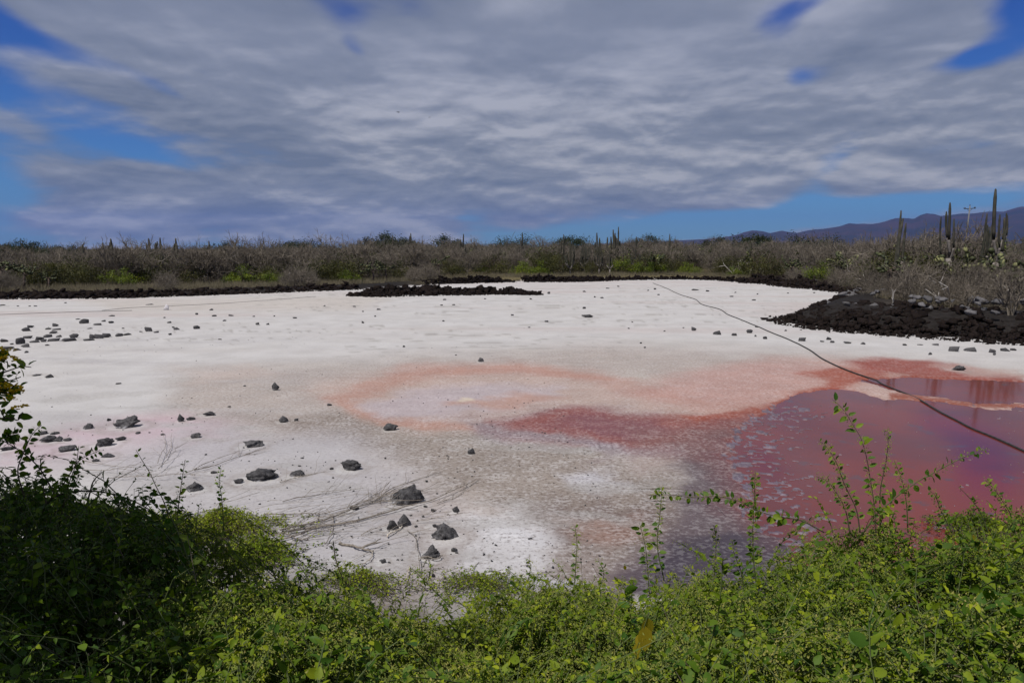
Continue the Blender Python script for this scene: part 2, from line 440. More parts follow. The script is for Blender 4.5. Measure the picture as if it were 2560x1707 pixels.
paint(region([(2330, 912), (2560, 925), (2560, 940), (2420, 936)], 18), C(194, 172, 164), 0.4, op=0.7)
# dark flaky ground round the pool
paint(region([(1700, 1100), (1850, 1070), (1960, 1100), (2000, 1300), (2200, 1500), (1480, 1500), (1600, 1370), (1720, 1230)], 60), C(98, 84, 90), 0.4, 0.5, op=0.92)
paint(region([(1640, 1370), (1900, 1290), (2050, 1400), (2080, 1500), (1560, 1500)], 50), C(70, 62, 74), 0.28, 0.5, op=0.85)
paint(region([(1790, 1120), (1990, 1100), (2020, 1180), (1850, 1200)], 40), C(104, 98, 112), 0.5, 0.5, op=0.8)
paint(region([(1690, 1075), (1850, 1040), (1960, 1020), (1960, 1250), (1900, 1300), (1800, 1180)], 60), C(122, 78, 76), 0.45, 0.6, op=0.75)
paint(region([(1790, 1200), (1900, 1180), (1960, 1330), (1880, 1360)], 50), C(108, 78, 82), 0.45, 0.6, op=0.5)
paint(region([(1560, 1060), (1760, 1080), (1840, 1130), (1700, 1170), (1560, 1140)], 60), C(140, 104, 100), 0.6, 0.5, op=0.6)
# bed of the pool
POOL_PX = [(1985, 985), (2060, 972), (2158, 980), (2258, 992), (2424, 1012), (2700, 1022), (3200, 1040), (3600, 1180), (3600, 1500), (2100, 1500), (1990, 1400), (1925, 1300), (1885, 1210), (1855, 1130), (1885, 1058), (1935, 1015)]
POOL2_PX = [(2150, 948), (2230, 944), (2400, 948), (2600, 952), (3000, 965), (3200, 1030), (2700, 1008), (2430, 1000), (2270, 984), (2190, 965)]
pool = np.maximum(region(POOL_PX, 26, warp=0.8), region(POOL2_PX, 10, warp=0.5))
paint(np.maximum(region(POOL_PX, 40), region(POOL2_PX, 16)), C(150, 72, 62), 0.25, 0.6, op=0.9)
# white wedge between the two pools
paint(region([(2090, 968), (2160, 958), (2240, 972), (2300, 985), (2160, 978)], 12, warp=0.8), C(196, 168, 160), 0.5, 0.0, op=0.7)
paint(region([(2235, 986), (2330, 998), (2450, 1007), (2600, 1013), (3200, 1036)], 7, False, 9, 0.4), C(150, 84, 64), 0.4, 0.5, op=0.95)
paint(region([(2150, 946), (2300, 943), (2560, 950)], 8, False, 5, 0.4), C(150, 78, 62), 0.4, 0.5, op=0.9)
# far-left soft streaks
stl = fbm(GX * 0.25, GY * 1.3, 91, 4)
paint(smooth(stl, 0.52, 0.70) * smooth(Vp, 760, 900) * smooth(U, 1000, 300) * front, C(186, 182, 184), 0.3, op=0.6)
# scrubland soil and lava shore
dd = GD + 0.8 * (fbm(GX * 0.7, GY * 0.7, 51) - 0.5)
far = (GY > 8.0)
land = smooth(dd, -0.12, 0.1)
soil = np.array([0.070, 0.058, 0.046]) * (0.7 + 0.6 * fbm(GX * 0.5, GY * 0.5, 61))[:, None]
olive = np.array([0.075, 0.070, 0.045])
soil = soil * (1 - 0.6 * smooth(fbm(GX * 0.07, GY * 0.07, 67), 0.5, 0.7)[:, None]) + olive * 0.6 * smooth(fbm(GX * 0.07, GY * 0.07, 67), 0.5, 0.7)[:, None]
lavac = np.array([0.022, 0.019, 0.018])
lb = smooth(dd, 5.0, 2.5) * far
soil = soil * (1 - lb[:, None]) + lavac * lb[:, None]
bank = np.array([0.05, 0.042, 0.033])
soil = np.where(far[:, None], soil, bank)
# grassy edge in the middle of the far shore
gr = smooth(sdist(U, Vp * 4, [(1230, 700 * 4), (1900, 690 * 4)], False), 260, 60) * smooth(dd, 0.1, 0.5)
soil = soil * (1 - gr[:, None]) + np.array([0.14, 0.118, 0.06]) * gr[:, None]
nearland = smooth(dd, -1.2, 0.8) * (~far)
land = np.where(far, land, nearland)
col = col * (1 - land[:, None]) + soil * land[:, None]
spk = spk * (1 - land); wet = wet * (1 - land)
GZ = ground_z(GX, GY, GD)
bed = 0.072 * smooth(pool, 0.25, 0.75) + 0.012 * (pool > 0.02)
# flaky islands and ragged pool edges
GZ = GZ * (1 - smooth(pool, 0.0, 0.3)) - bed
ed = sdist(U, Vp * 1.6, [(a_, b_ * 1.6) for a_, b_ in [(1940, 1015), (1885, 1060), (1855, 1130), (1885, 1210), (1925, 1300), (1990, 1400), (2100, 1500)]], False)
ed2 = sdist(U, Vp * 1.6, [(a_, b_ * 1.6) for a_, b_ in [(2440, 1290), (2600, 1230), (2560, 1110), (2480, 1200)]], False)
nf = fbm(GX * 8.0, GY * 14.0, 81, 4)
th = 0.50 + 0.26 * smooth(ed, 10, 230)
th = np.minimum(th, 0.62 + 0.14 * smooth(ed2, 20, 160))
th = np.where(U > 2120, np.maximum(th, 0.735), th)
island = smooth(nf, th, th + 0.035) * (pool > 0.02) * (Vp > 1010)
GZ = GZ * (1 - island) + (-0.019 + 0.02 * (nf - 0.6)) * island
col = col * (1 - 0.85 * island[:, None]) + (C(112, 106, 122) * (0.5 + 0.9 * fbm(GX * 6, GY * 12, 83))[:, None]) * 0.85 * island[:, None]

gm, t = material('salt_pan_and_soil')
ca = t.new('ShaderNodeAttribute', attribute_name='tone').outputs['Color']
sa = t.new('ShaderNodeAttribute', attribute_name='crust').outputs['Fac']
wa = t.new('ShaderNodeAttribute', attribute_name='damp').outputs['Fac']
la = t.new('ShaderNodeAttribute', attribute_name='land').outputs['Fac']
co = t.new('ShaderNodeTexCoord').outputs['Object']
st_ = t.new('ShaderNodeMapping', {0: co}); st_.inputs['Scale'].default_value = (0.8, 1.0, 1.0)
cs = st_.outputs[0]
n1 = t.noise(cs, 19.0, 5.0, 0.68)
n2 = t.noise(cs, 3.6, 4.0, 0.6)
n3 = t.noise(cs, 42.0, 3.0, 0.6)
n4 = t.noise(co, 0.9, 5.0, 0.6)
f = t.math('ADD', n1, t.math('MULTIPLY', t.math('SUBTRACT', n2, 0.5), 0.45))
flake = t.ss(f, 0.50, 0.60)
pit = t.ss(t.math('ADD', n1, t.math('MULTIPLY', t.math('SUBTRACT', n3, 0.5), 0.5)), 0.47, 0.36)
white = t.mix(0.42, ca, (0.60, 0.585, 0.60))
c1 = t.mix(t.math('MULTIPLY', flake, t.math('MULTIPLY', sa, 0.85)), ca, white)
dark = t.mix(1.0, ca, (0.42, 0.38, 0.36), 'MULTIPLY')
c2 = t.mix(t.math('MULTIPLY', pit, t.math('ADD', t.math('MULTIPLY', sa, 0.85), 0.06)), c1, dark)
c3 = t.mix(1.0, c2, t.mix(t.ss(n4, 0.3, 0.7), (0.92, 0.915, 0.91), (1.05, 1.05, 1.045)), 'MULTIPLY')
g = t.noise(co, 5.5, 6.0, 0.7)
c4 = t.mix(t.math('MULTIPLY', la, t.ss(g, 0.35, 0.65)), c3, t.mix(1.0, c3, (0.45, 0.42, 0.4), 'MULTIPLY'))
hgt = t.math('ADD', t.math('MULTIPLY', n1, 0.6), t.math('MULTIPLY', n2, 1.0))
hgt = t.math('ADD', hgt, t.math('MULTIPLY', flake, t.math('MULTIPLY', sa, 0.5)))
hgt = t.math('ADD', hgt, t.math('MULTIPLY', n3, 0.15))
bp = t.new('ShaderNodeBump', {'Strength': t.math('SUBTRACT', 0.42, t.math('MULTIPLY', wa, 0.3)), 'Distance': 0.02, 'Height': hgt})
rough = t.math('SUBTRACT', 0.92, t.math('MULTIPLY', wa, t.math('SUBTRACT', 0.62, t.math('MULTIPLY', flake, 0.4))))
b = t.new('ShaderNodeBsdfPrincipled', {'Base Color': c4, 'Roughness': rough, 'Specular IOR Level': t.math('ADD', 0.12, t.math('MULTIPLY', wa, 0.4)), 'Normal': bp.outputs[0]})
finish(t, b.outputs[0])
idx = np.arange(nr * na).reshape(nr, na)
quads = np.stack([idx[:-1, :-1], idx[:-1, 1:], idx[1:, 1:], idx[1:, :-1]], -1).reshape(-1, 4)[:, ::-1]
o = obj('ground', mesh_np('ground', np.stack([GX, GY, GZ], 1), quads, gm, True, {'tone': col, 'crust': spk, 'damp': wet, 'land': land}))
tag(o, kind='structure')

# --- the red brine
wm, t = material('red_brine')
co = t.new('ShaderNodeTexCoord').outputs['Object']
n = t.noise(co, 0.45, 5.0, 0.6); n2 = t.noise(co, 2.2, 5.0, 0.6)
colr = t.mix(t.ss(n, 0.35, 0.68), (0.165, 0.032, 0.022), (0.112, 0.030, 0.029))
colr = t.mix(t.ss(n2, 0.58, 0.72), colr, (0.090, 0.048, 0.055))
bw = t.new('ShaderNodeBump', {'Strength': 0.05, 'Distance': 0.01, 'Height': t.noise(co, 7.0, 3.0)})
b = t.new('ShaderNodeBsdfPrincipled', {'Base Color': colr, 'Roughness': 0.09, 'IOR': 1.34, 'Specular IOR Level': 0.5, 'Normal': bw.outputs[0]})
finish(t, b.outputs[0])
wp = [P(u, v, -0.03) for u, v in [(1600, 1120), (1700, 1040), (1900, 975), (2050, 940), (2200, 925), (2560, 938), (3200, 955), (4200, 1040)]] + [np.array([13, 5.2, -0.03]), np.array([1.2, 5.2, -0.03])]
o = obj('water', mesh_np('water', np.array(wp), np.array([list(range(len(wp)))])[:, ::-1], wm))
tag(o, kind='structure')

# --- far volcanic hills
HILL = [(1500, 606), (1620, 603), (1700, 598), (1740, 596), (1800, 593), (1845, 585), (1865, 577), (1880, 573), (1905, 575), (1925, 580), (1940, 577), (1955, 574), (1970, 577), (1990, 580), (2040, 572),
        (2090, 565), (2120, 559), (2150, 560), (2200, 556), (2222, 549), (2240, 543), (2262, 543), (2285, 545), (2300, 536), (2318, 532), (2335, 534), (2352, 539), (2376, 537), (2420, 534), (2470, 529), (2510, 527), (2535, 519), (2552, 515), (2590, 514), (2700, 506), (2900, 492), (3300, 478)]
hd = 9000.0
hu = np.interp(np.linspace(1500, 3300, 420), [a for a, _ in HILL], np.linspace(0, 1, len(HILL)) * 0 + [a for a, _ in HILL])
hv = np.interp(hu, [a for a, _ in HILL], [b for _, b in HILL])
HV, HF = [], []
nrow = 26
rowsd = np.linspace(0, 1, nrow)
top = np.array([A(u, v + 3, hd) for u, v in zip(hu, hv)])
sm = np.convolve(np.pad(top[:, 2], 2, mode='edge'), np.ones(5) / 5, mode='valid')
for k, s in enumerate(rowsd):
    # front slope rises from the plain towards the crest, then falls behind it
    dist = hd * (0.62 + 0.5 * s)
    prof = math.sin(min(s / 0.76, 1) * math.pi / 2) ** 1.5 if s <= 0.76 else math.cos((s - 0.76) / 0.24 * math.pi / 2) ** 0.7
    xs = top[:, 0] * dist / hd
    zs = top[:, 2] * prof
    rough_ = (fbm(xs * 0.004, np.full_like(xs, dist * 0.004), 5) - 0.5) * 60 * math.sin(s * math.pi) * np.clip(top[:, 2] / 300, 0.1, 1) * (0 if 0.70 < s < 0.8 else 1)
    HV.append(np.stack([xs, np.full_like(xs, dist), zs * 1.0 + rough_ - 3], 1))
ii = np.arange(nrow * 420).reshape(nrow, 420)
hq = np.stack([ii[:-1, :-1], ii[:-1, 1:], ii[1:, 1:], ii[1:, :-1]], -1).reshape(-1, 4)
hm, t = material('dry_hillside')
co = t.new('ShaderNodeTexCoord').outputs['Object']
n = t.noise(co, 0.0022, 6.0, 0.6)
b = t.new('ShaderNodeBsdfPrincipled', {'Base Color': t.mix(t.ss(n, 0.38, 0.62), (0.020, 0.022, 0.022), (0.045, 0.030, 0.030)), 'Roughness': 0.95, 'Specular IOR Level': 0.1})
finish(t, b.outputs[0])
o = obj('hills', mesh_np('hills', np.concatenate(HV), hq, hm, True))
tag(o, kind='structure')

# --- the air between here and the hills
HAZE = True
if HAZE:
    m, t = material('air')
    v = t.new('ShaderNodeVolumePrincipled', {'Color': (0.20, 0.36, 1.0, 1), 'Density': 0.000045, 'Anisotropy': 0.2})
    t.new('ShaderNodeOutputMaterial', {1: v.outputs[0]})
    x0, x1, y0, y1, z0, z1 = -19000, 19000, -17000, 17500, -60, 820
    hv_ = np.array([(x, y, z) for x in (x0, x1) for y in (y0, y1) for z in (z0, z1)])
    hf_ = np.array([(0, 1, 3, 2), (4, 6, 7, 5), (0, 4, 5, 1), (2, 3, 7, 6), (0, 2, 6, 4), (1, 5, 7, 3)])
    o = obj('haze', mesh_np('haze', hv_, hf_, m))
    tag(o, kind='stuff')
# ------------------------------------------------------------------ stone
from mathutils import noise as mnoise
import bmesh

def hull_rock(seed, sx=1.0, sy=0.8, sz=0.6, n=16, sub=0, amp=0.10, peak=None):
    """an angular stone: hull of scattered points, creased and pitted; its base stands at z = 0"""
    r = np.random.default_rng(seed)
    p = r.normal(size=(n, 3)); p /= np.linalg.norm(p, axis=1)[:, None]
    p *= r.uniform(0.72, 1.0, (n, 1))
    if peak is not None:
        p = np.vstack([p, [[peak[0], peak[1], 1.5]]])
    bm = bmesh.new()
    for q in p: bm.verts.new((q[0] * 0.5, q[1] * 0.5, q[2] * 0.5))
    res = bmesh.ops.convex_hull(bm, input=bm.verts)
    bmesh.ops.delete(bm, geom=[g for g in res['geom_interior'] if isinstance(g, bmesh.types.BMVert)], context='VERTS')
    for _ in range(sub):
        bmesh.ops.subdivide_edges(bm, edges=bm.edges[:], cuts=1, use_grid_fill=True, smooth=0.06)
        for v in bm.verts:
            k = mnoise.noise(v.co * 6 + Vector((seed, 0, 0))) * amp + mnoise.noise(v.co * 15 + Vector((0, seed, 0))) * amp * 0.5
            v.co += v.co.normalized() * k * 0.35
    bmesh.ops.triangulate(bm, faces=bm.faces[:])
    V = np.array([v.co[:] for v in bm.verts]); Fc = np.array([[v.index for v in f.verts] for f in bm.faces]) if not bm.verts.index_update() else None
    bm.free()
    V = V * np.array([sx, sy, sz])
    V[:, 2] -= V[:, 2].min() + 0.22 * sz * 0.5
    return V, Fc

def rock_material(name, c1, c2, salt=0.5, crust=(0.52, 0.51, 0.53)):
    m, t = material(name)
    tc = t.new('ShaderNodeTexCoord')
    co = tc.outputs['Object']; ge = tc.outputs['Generated']
    rnd = t.new('ShaderNodeObjectInfo').outputs['Random']
    n = t.noise(co, 22.0, 6.0, 0.7); n2 = t.noise(co, 90.0, 4.0, 0.7); n3 = t.noise(co, 9.0, 4.0, 0.6)
    colr = t.mix(t.ss(n, 0.35, 0.65), c1, c2)
    colr = t.mix(1.0, colr, t.mix(rnd, (0.7, 0.7, 0.7), (1.3, 1.28, 1.26)), 'MULTIPLY')
    z = t.new('ShaderNodeSeparateXYZ', {0: ge}).outputs[2]
    k = t.ss(t.math('ADD', z, t.math('MULTIPLY', t.math('SUBTRACT', n3, 0.5), 0.9)), 0.34, 0.12)
    speck = t.ss(n2, 0.60, 0.70)
    k = t.math('MULTIPLY', t.math('MAXIMUM', k, t.math('MULTIPLY', speck, 0.6)), salt)
    colr = t.mix(k, colr, crust)
    bp = t.new('ShaderNodeBump', {'Strength': 0.7, 'Distance': 0.02, 'Height': t.math('ADD', n, t.math('MULTIPLY', n2, 0.5))})
    b = t.new('ShaderNodeBsdfPrincipled', {'Base Color': colr, 'Roughness': 0.93, 'Specular IOR Level': 0.25 if salt else 0.05, 'Normal': bp.outputs[0]})
    finish(t, b.outputs[0])
    return m
M_basalt = rock_material('grey_basalt', (0.034, 0.033, 0.036), (0.098, 0.096, 0.102), 0.55)
M_lava = rock_material('black_lava', (0.0048, 0.0040, 0.0040), (0.020, 0.0145, 0.013), 0.0)
M_palelava = rock_material('white_crusted_lava', (0.05, 0.047, 0.05), (0.17, 0.165, 0.175), 0.5, (0.5, 0.48, 0.52))
M_whiterock = rock_material('white_crust', (0.40, 0.39, 0.42), (0.60, 0.58, 0.61), 0.4)
M_wood = plain_material('dead_wood', (0.13, 0.11, 0.095), (0.28, 0.25, 0.22), 30, 0.9, 0.4)
M_palewood = plain_material('bleached_wood', (0.30, 0.26, 0.22), (0.44, 0.40, 0.35), 30, 0.9, 0.4)

ORD = ['first', 'second', 'third', 'fourth', 'fifth', 'sixth', 'seventh', 'eighth', 'ninth', 'tenth', 'eleventh', 'twelfth', 'thirteenth', 'fourteenth', 'fifteenth',
       'sixteenth', 'seventeenth', 'eighteenth', 'nineteenth', 'twentieth', 'twenty-first', 'twenty-second', 'twenty-third', 'twenty-fourth', 'twenty-fifth', 'twenty-sixth',
       'twenty-seventh', 'twenty-eighth', 'twenty-ninth', 'thirtieth', 'thirty-first', 'thirty-second', 'thirty-third', 'thirty-fourth', 'thirty-fifth', 'thirty-sixth',
       'thirty-seventh', 'thirty-eighth', 'thirty-ninth', 'fortieth', 'forty-first', 'forty-second', 'forty-third', 'forty-fourth', 'forty-fifth', 'forty-sixth', 'forty-seventh', 'forty-eighth', 'forty-ninth', 'fiftieth',
       'fifty-first', 'fifty-second', 'fifty-third', 'fifty-fourth', 'fifty-fifth', 'fifty-sixth', 'fifty-seventh', 'fifty-eighth']

def put_rock(me, u, vb, wpx, hpx, rz=None, wob=0.0):
    """stand a stone on the pan: u = centre, vb = foot, width and height as they look from the path"""
    p = P(u, vb, 0.0)
    dist = math.hypot(p[1], CAM_H)
    w_ = wpx * dist / F; h_ = max(hpx * dist / F * 1.0, w_ * 0.16)
    dn = np.array([p[0], p[1]]) / math.hypot(p[0], p[1])
    dep = w_ * 0.6
    h_ = max(w_ * 0.14, (hpx * dist / F - dep * CAM_H / dist * 0.4) / 0.95) if hpx * dist / F > dep * CAM_H / dist else w_ * 0.2
    z0 = float(ground_z([p[0]], [p[1]])[0])
    yaw = math.atan2(-dn[0], dn[1]) if rz is None else rz
    o = obj('rock', me, None, (p[0] + dn[0] * dep * 0.35, p[1] + dn[1] * dep * 0.35, z0 - 0.05 * h_), (0, 0, yaw + wob))
    return o, w_, dep, h_

# stones one can name, each with its own shape: u, foot v, width, height, label, seed, peak
BIG = [
 (1018, 1262, 82, 54, 'tall peaked grey rock with dry twigs caught against its left side', 3, (0.42, 0.0)),
 (1118, 1350, 68, 42, 'broad blocky grey rock with salty foot, nearest the bright white salt patch', 5, None),
 (1010, 1317, 34, 34, 'upright grey rock with rounded top leaning beside a smaller split stone', 8, (0.0, 0.0)),
 (982, 1326, 32, 28, 'low split grey stone touching a pale broken stick', 9, None),
 (1077, 1396, 44, 36, 'wedge shaped grey rock closest to the vines, with dark sticks under it', 12, (0.2, 0.1)),
 (877, 1177, 54, 27, 'rounded dark slab in the middle between peaked rock and long flat boulder', 13, None),
 (654, 1202, 78, 34, 'long low dark boulder with twigs reaching across it, behind the sunny vines', 15, (-0.1, 0.0)),
 (740, 1192, 38, 18, 'flat angular dark stone just right of the long low boulder', 16, (0.4, 0.0)),
 (632, 1117, 52, 18, 'flat oblong dark stone like a brick, alone on pale salt', 17, None),
 (975, 1076, 37, 19, 'blocky dark stone with white streaks beside the salmon ring', 18, None),
 (688, 976, 19, 22, 'small upright peaked stone far out on speckled crust', 20, (0.0, 0.0)),
 (707, 1056, 24, 18, 'small pyramid stone with salt at its foot', 21, (0.0, 0.0)),
 (318, 1069, 62, 32, 'large brown grey tilted slab standing on pink salt', 22, (0.45, 0.0)),
 (220, 1072, 26, 15, 'small dark stone left of the tilted slab on pink salt', 23, (0.35, 0.0)),
 (262, 1115, 42, 24, 'dark rounded stone with pale foot below the tilted slab', 24, None),
 (302, 1101, 26, 11, 'low dark stone just right of the rounded one on pink salt', 25, None),
 (122, 1106, 38, 19, 'long sloping dark stone in the cluster left of pink salt', 26, None),
 (148, 1104, 24, 15, 'pointed grey stone leaning on the long sloping one', 27, (0.1, 0.0)),
 (170, 1103, 20, 9, 'low grey stone at right end of the sloping cluster', 28, None),
 (106, 1087, 30, 10, 'flat pale grey stone at the back of the sloping cluster', 29, None),
 (138, 1086, 22, 8, 'flat light stone behind the pointed one', 30, None),
 (174, 1127, 40, 15, 'low crumbling grey stone below the sloping cluster', 31, None),
 (20, 1127, 36, 12, 'dark low stone at left edge behind the shrub branch', 32, None),
 (270, 1143, 32, 13, 'dark lens shaped stone above the thin vine tip', 33, (0.0, 0.0)),
 (240, 1153, 18, 9, 'small rounded stone below the lens shaped one', 34, None),
 (452, 1053, 17, 21, 'dark triangular stone standing on edge', 35, (-0.15, 0.0)),
 (478, 1050, 22, 11, 'small dark lump next to the triangular stone', 36, None),
 (522, 1039, 30, 13, 'flat dark stone behind the triangular one', 37, None),
 (490, 1094, 26, 13, 'white streaked grey stone near a pink spot', 38, None),
 (597, 1209, 24, 13, 'small dark stone at left foot of the long low boulder', 39, None),
 (488, 1228, 42, 26, 'grey boulder half hidden by sunny vine leaves', 40, (0.0, 0.0)),
 (535, 1183, 16, 7, 'small grey stone behind the sunny vine tips', 41, None),
 (885, 1276, 24, 10, 'thin tilted stone beside the long fallen branches', 42, None),
 (1140, 1281, 18, 17, 'small curved grey stone above the blocky rock', 43, (0.3, 0.0)),
 (1136, 1380, 16, 12, 'small round grey stone right of the wedge rock', 44, None),
 (959, 1409, 14, 11, 'small smooth grey stone close above the vines', 45, None),
 (1086, 1319, 10, 10, 'tiny stone touching the blocky rock on its left', 46, None),
 (1180, 1136, 18, 15, 'pale tilted stone alone on the speckled crust', 47, None),
 (2395, 926, 32, 14, 'grey stone on white salt rim just above the red pool', 48, None),
 (1203, 905, 16, 12, 'lone dark stone at the near edge of clean white salt', 49, None),
 (1469, 794, 30, 8, 'long flat dark stone far out in the middle of the pan', 50, None),
 (124, 944, 20, 10, 'dark humped stone right of the yellow flowers', 51, (0.2, 0.0)),
 (93, 939, 22, 5, 'thin flat stone between yellow flowers and humped stone', 52, None),
 (417, 775, 14, 15, 'white lump standing out alone near the far left shore', 53, (0.0, 0.0)),
]
for u, vb, w_, h_, lab, sd_, peak in BIG:
    V, Fc = hull_rock(sd_, n=18 if w_ > 25 else 13, sub=(3 if w_ > 40 else 2 if w_ > 20 else 1), amp=0.22, peak=peak)
    V = V / (V.max(0) - V.min(0))
    V[:, 2] -= V[:, 2].min() + 0.10
    me = mesh_np('rock', V, Fc, M_whiterock if 'white lump' in lab else M_basalt)
    o, ww, dd_, hh = put_rock(me, u, vb, w_, h_)
    if peak is not None:
        hh = max(hh, 0.88 * h_ * math.hypot(P(u, vb)[1], CAM_H) / F)
    me2 = me
    V2 = V * np.array([ww, dd_, hh * 1.12])
    me2.vertices.foreach_set('co', V2.astype(np.float32).ravel()); me2.update()
    tag(o, lab, 'rock', 'dark stones lying on the salt pan')

# small stones share a few shapes
SMALL = []
for k in range(10):
    V, Fc = hull_rock(100 + k, n=11, sub=1, amp=0.12)
    V = V / (V.max(0) - V.min(0)); V[:, 2] -= V[:, 2].min() + 0.12
    SMALL.append(mesh_np('rock', V, Fc, M_basalt))
FIELDS = {
 ('row of stones crossing the white pan at left', 'left to right in the stone row crossing the left pan'): [(212, 809, 22, 12), (196, 799, 12, 3), (65, 828, 20, 10), (75, 820, 14, 7), (136, 817, 15, 9), (122, 824, 14, 5), (146, 825, 20, 5), (133, 834, 20, 8), (249, 813, 22, 6), (261, 804, 11, 5), (278, 808, 14, 6),
    (279, 791, 16, 4), (225, 822, 14, 3), (7, 855, 18, 9), (50, 860, 24, 17), (71, 846, 22, 7), (68, 868, 22, 10), (100, 850, 20, 9), (91, 856, 22, 7), (121, 844, 20, 8), (110, 855, 16, 8), (139, 853, 28, 8), (150, 843, 13, 6), (172, 854, 34, 9), (186, 845, 22, 11),
    (221, 852, 26, 5), (230, 847, 18, 12), (246, 847, 20, 12), (267, 844, 22, 12), (299, 841, 18, 8), (318, 838, 24, 6), (370, 829, 18, 12), (393, 832, 12, 5), (351, 830, 8, 3), (308, 822, 7, 3), (425, 808, 11, 5), (442, 825, 16, 7), (433, 820, 8, 4), (425, 838, 9, 5), (491, 823, 16, 9),
    (18, 873, 34, 8), (44, 876, 18, 6), (66, 882, 10, 6), (119, 864, 12, 4), (30, 861, 10, 4)],
 ('small stones towards the far left shore', 'left to right near the far left shore'): [(528, 776, 10, 5), (492, 787, 8, 5), (535, 791, 14, 4), (575, 790, 16, 4), (561, 803, 10, 4), (646, 812, 11, 7), (671, 812, 8, 5), (737, 796, 12, 4), (635, 792, 6, 3), (686, 791, 5, 3), (811, 766, 6, 3),
    (7, 764, 14, 3), (45, 766, 6, 3), (75, 766, 6, 3), (88, 766, 8, 3), (411, 795, 6, 3), (165, 758, 6, 3), (550, 850, 10, 3), (377, 762, 18, 2)],
 ('stones strewn across the middle of the far pan', 'left to right across the middle far pan'): [(906, 808, 8, 6), (939, 792, 6, 4), (945, 775, 11, 4), (907, 780, 5, 3), (886, 767, 10, 3), (1104, 764, 8, 3), (1112, 750, 10, 3), (1134, 763, 9, 3), (1212, 748, 6, 3), (1326, 749, 8, 4), (1372, 735, 8, 6), (1461, 730, 9, 4), (1487, 744, 5, 4),
    (1505, 746, 10, 4), (1518, 722, 10, 3), (1545, 717, 6, 3), (1637, 724, 7, 4), (1646, 738, 7, 3), (1461, 772, 10, 5), (1366, 805, 11, 4), (1109, 804, 7, 4), (1280, 789, 8, 4), (1324, 819, 7, 3), (1571, 822, 6, 3), (1010, 868, 7, 5), (1602, 859, 6, 4), (1612, 870, 6, 4), (1580, 806, 5, 3), (1709, 821, 5, 3), (1661, 829, 6, 3), (1140, 889, 6, 3), (1620, 727, 6, 3)],
 ('stones in a loose line before the lava headland', 'left to right in the line before the lava headland'): [(1732, 827, 13, 10), (1796, 837, 20, 11), (1835, 840, 14, 7), (1874, 833, 18, 10), (1889, 842, 7, 5), (1912, 848, 11, 7), (1891, 819, 8, 4), (2007, 853, 18, 10), (2070, 850, 12, 8), (2081, 857, 11, 6), (2054, 855, 10, 4), (2118, 859, 20, 6),
    (2157, 861, 14, 6), (2261, 864, 10, 5), (2301, 863, 14, 3), (2342, 864, 18, 6), (2387, 879, 24, 14), (2431, 879, 28, 12), (2325, 887, 10, 7), (2481, 882, 16, 10), (2486, 888, 8, 7), (2513, 878, 22, 9), (2532, 876, 14, 6), (2410, 854, 8, 5), (1964, 828, 7, 4), (2003, 826, 6, 3)],
 ('small stones on the salt behind the headland', 'left to right in the salt bay behind the headland'): [(1885, 751, 10, 3), (1829, 742, 11, 3), (1735, 726, 18, 4), (1769, 729, 10, 4), (2036, 733, 6, 3), (1838, 732, 6, 3), (1894, 736, 5, 3), (1970, 734, 6, 3)],
 ('pebbles around the fallen branches', 'left to right among pebbles around the fallen branches'): [(757, 1146, 9, 4), (964, 1148, 6, 5), (829, 1174, 11, 6), (1066, 1206, 7, 6), (1062, 1268, 11, 6), (1058, 1293, 8, 6), (1082, 1280, 12, 9), (1082, 1444, 9, 13), (742, 1052, 11, 7), (824, 1014, 13, 6), (574, 1017, 9, 4), (612, 966, 8, 4), (297, 960, 14, 4), (408, 1087, 12, 5), (345, 1084, 14, 6), (271, 1052, 10, 8), (1040, 1318, 9, 5), (700, 1365, 8, 5), (515, 1137, 6, 4), (748, 1166, 8, 4), (1027, 1290, 7, 4)],
}
for (grp, phrase), lst in FIELDS.items():
    lst = sorted(lst)
    for k, (u, vb, w_, h_) in enumerate(lst):
        me = SMALL[(k * 7 + len(grp)) % 10]
        o, ww, dd_, hh = put_rock(me, u, vb, w_, h_, wob=random.uniform(-0.5, 0.5) + random.choice([0, math.pi]))
        o.scale = (ww, dd_, hh * 1.15)
        siz = 'pebble' if 'pebbles' in grp else 'stone'
        adj = 'Larger dark grey' if w_ >= 20 else 'Dark grey' if w_ >= 12 else 'Small dark'
        tag(o, '%s %s, %s from %s' % (adj, siz, ORD[k], phrase.replace('left to right', 'left', 1)), 'rock', grp)

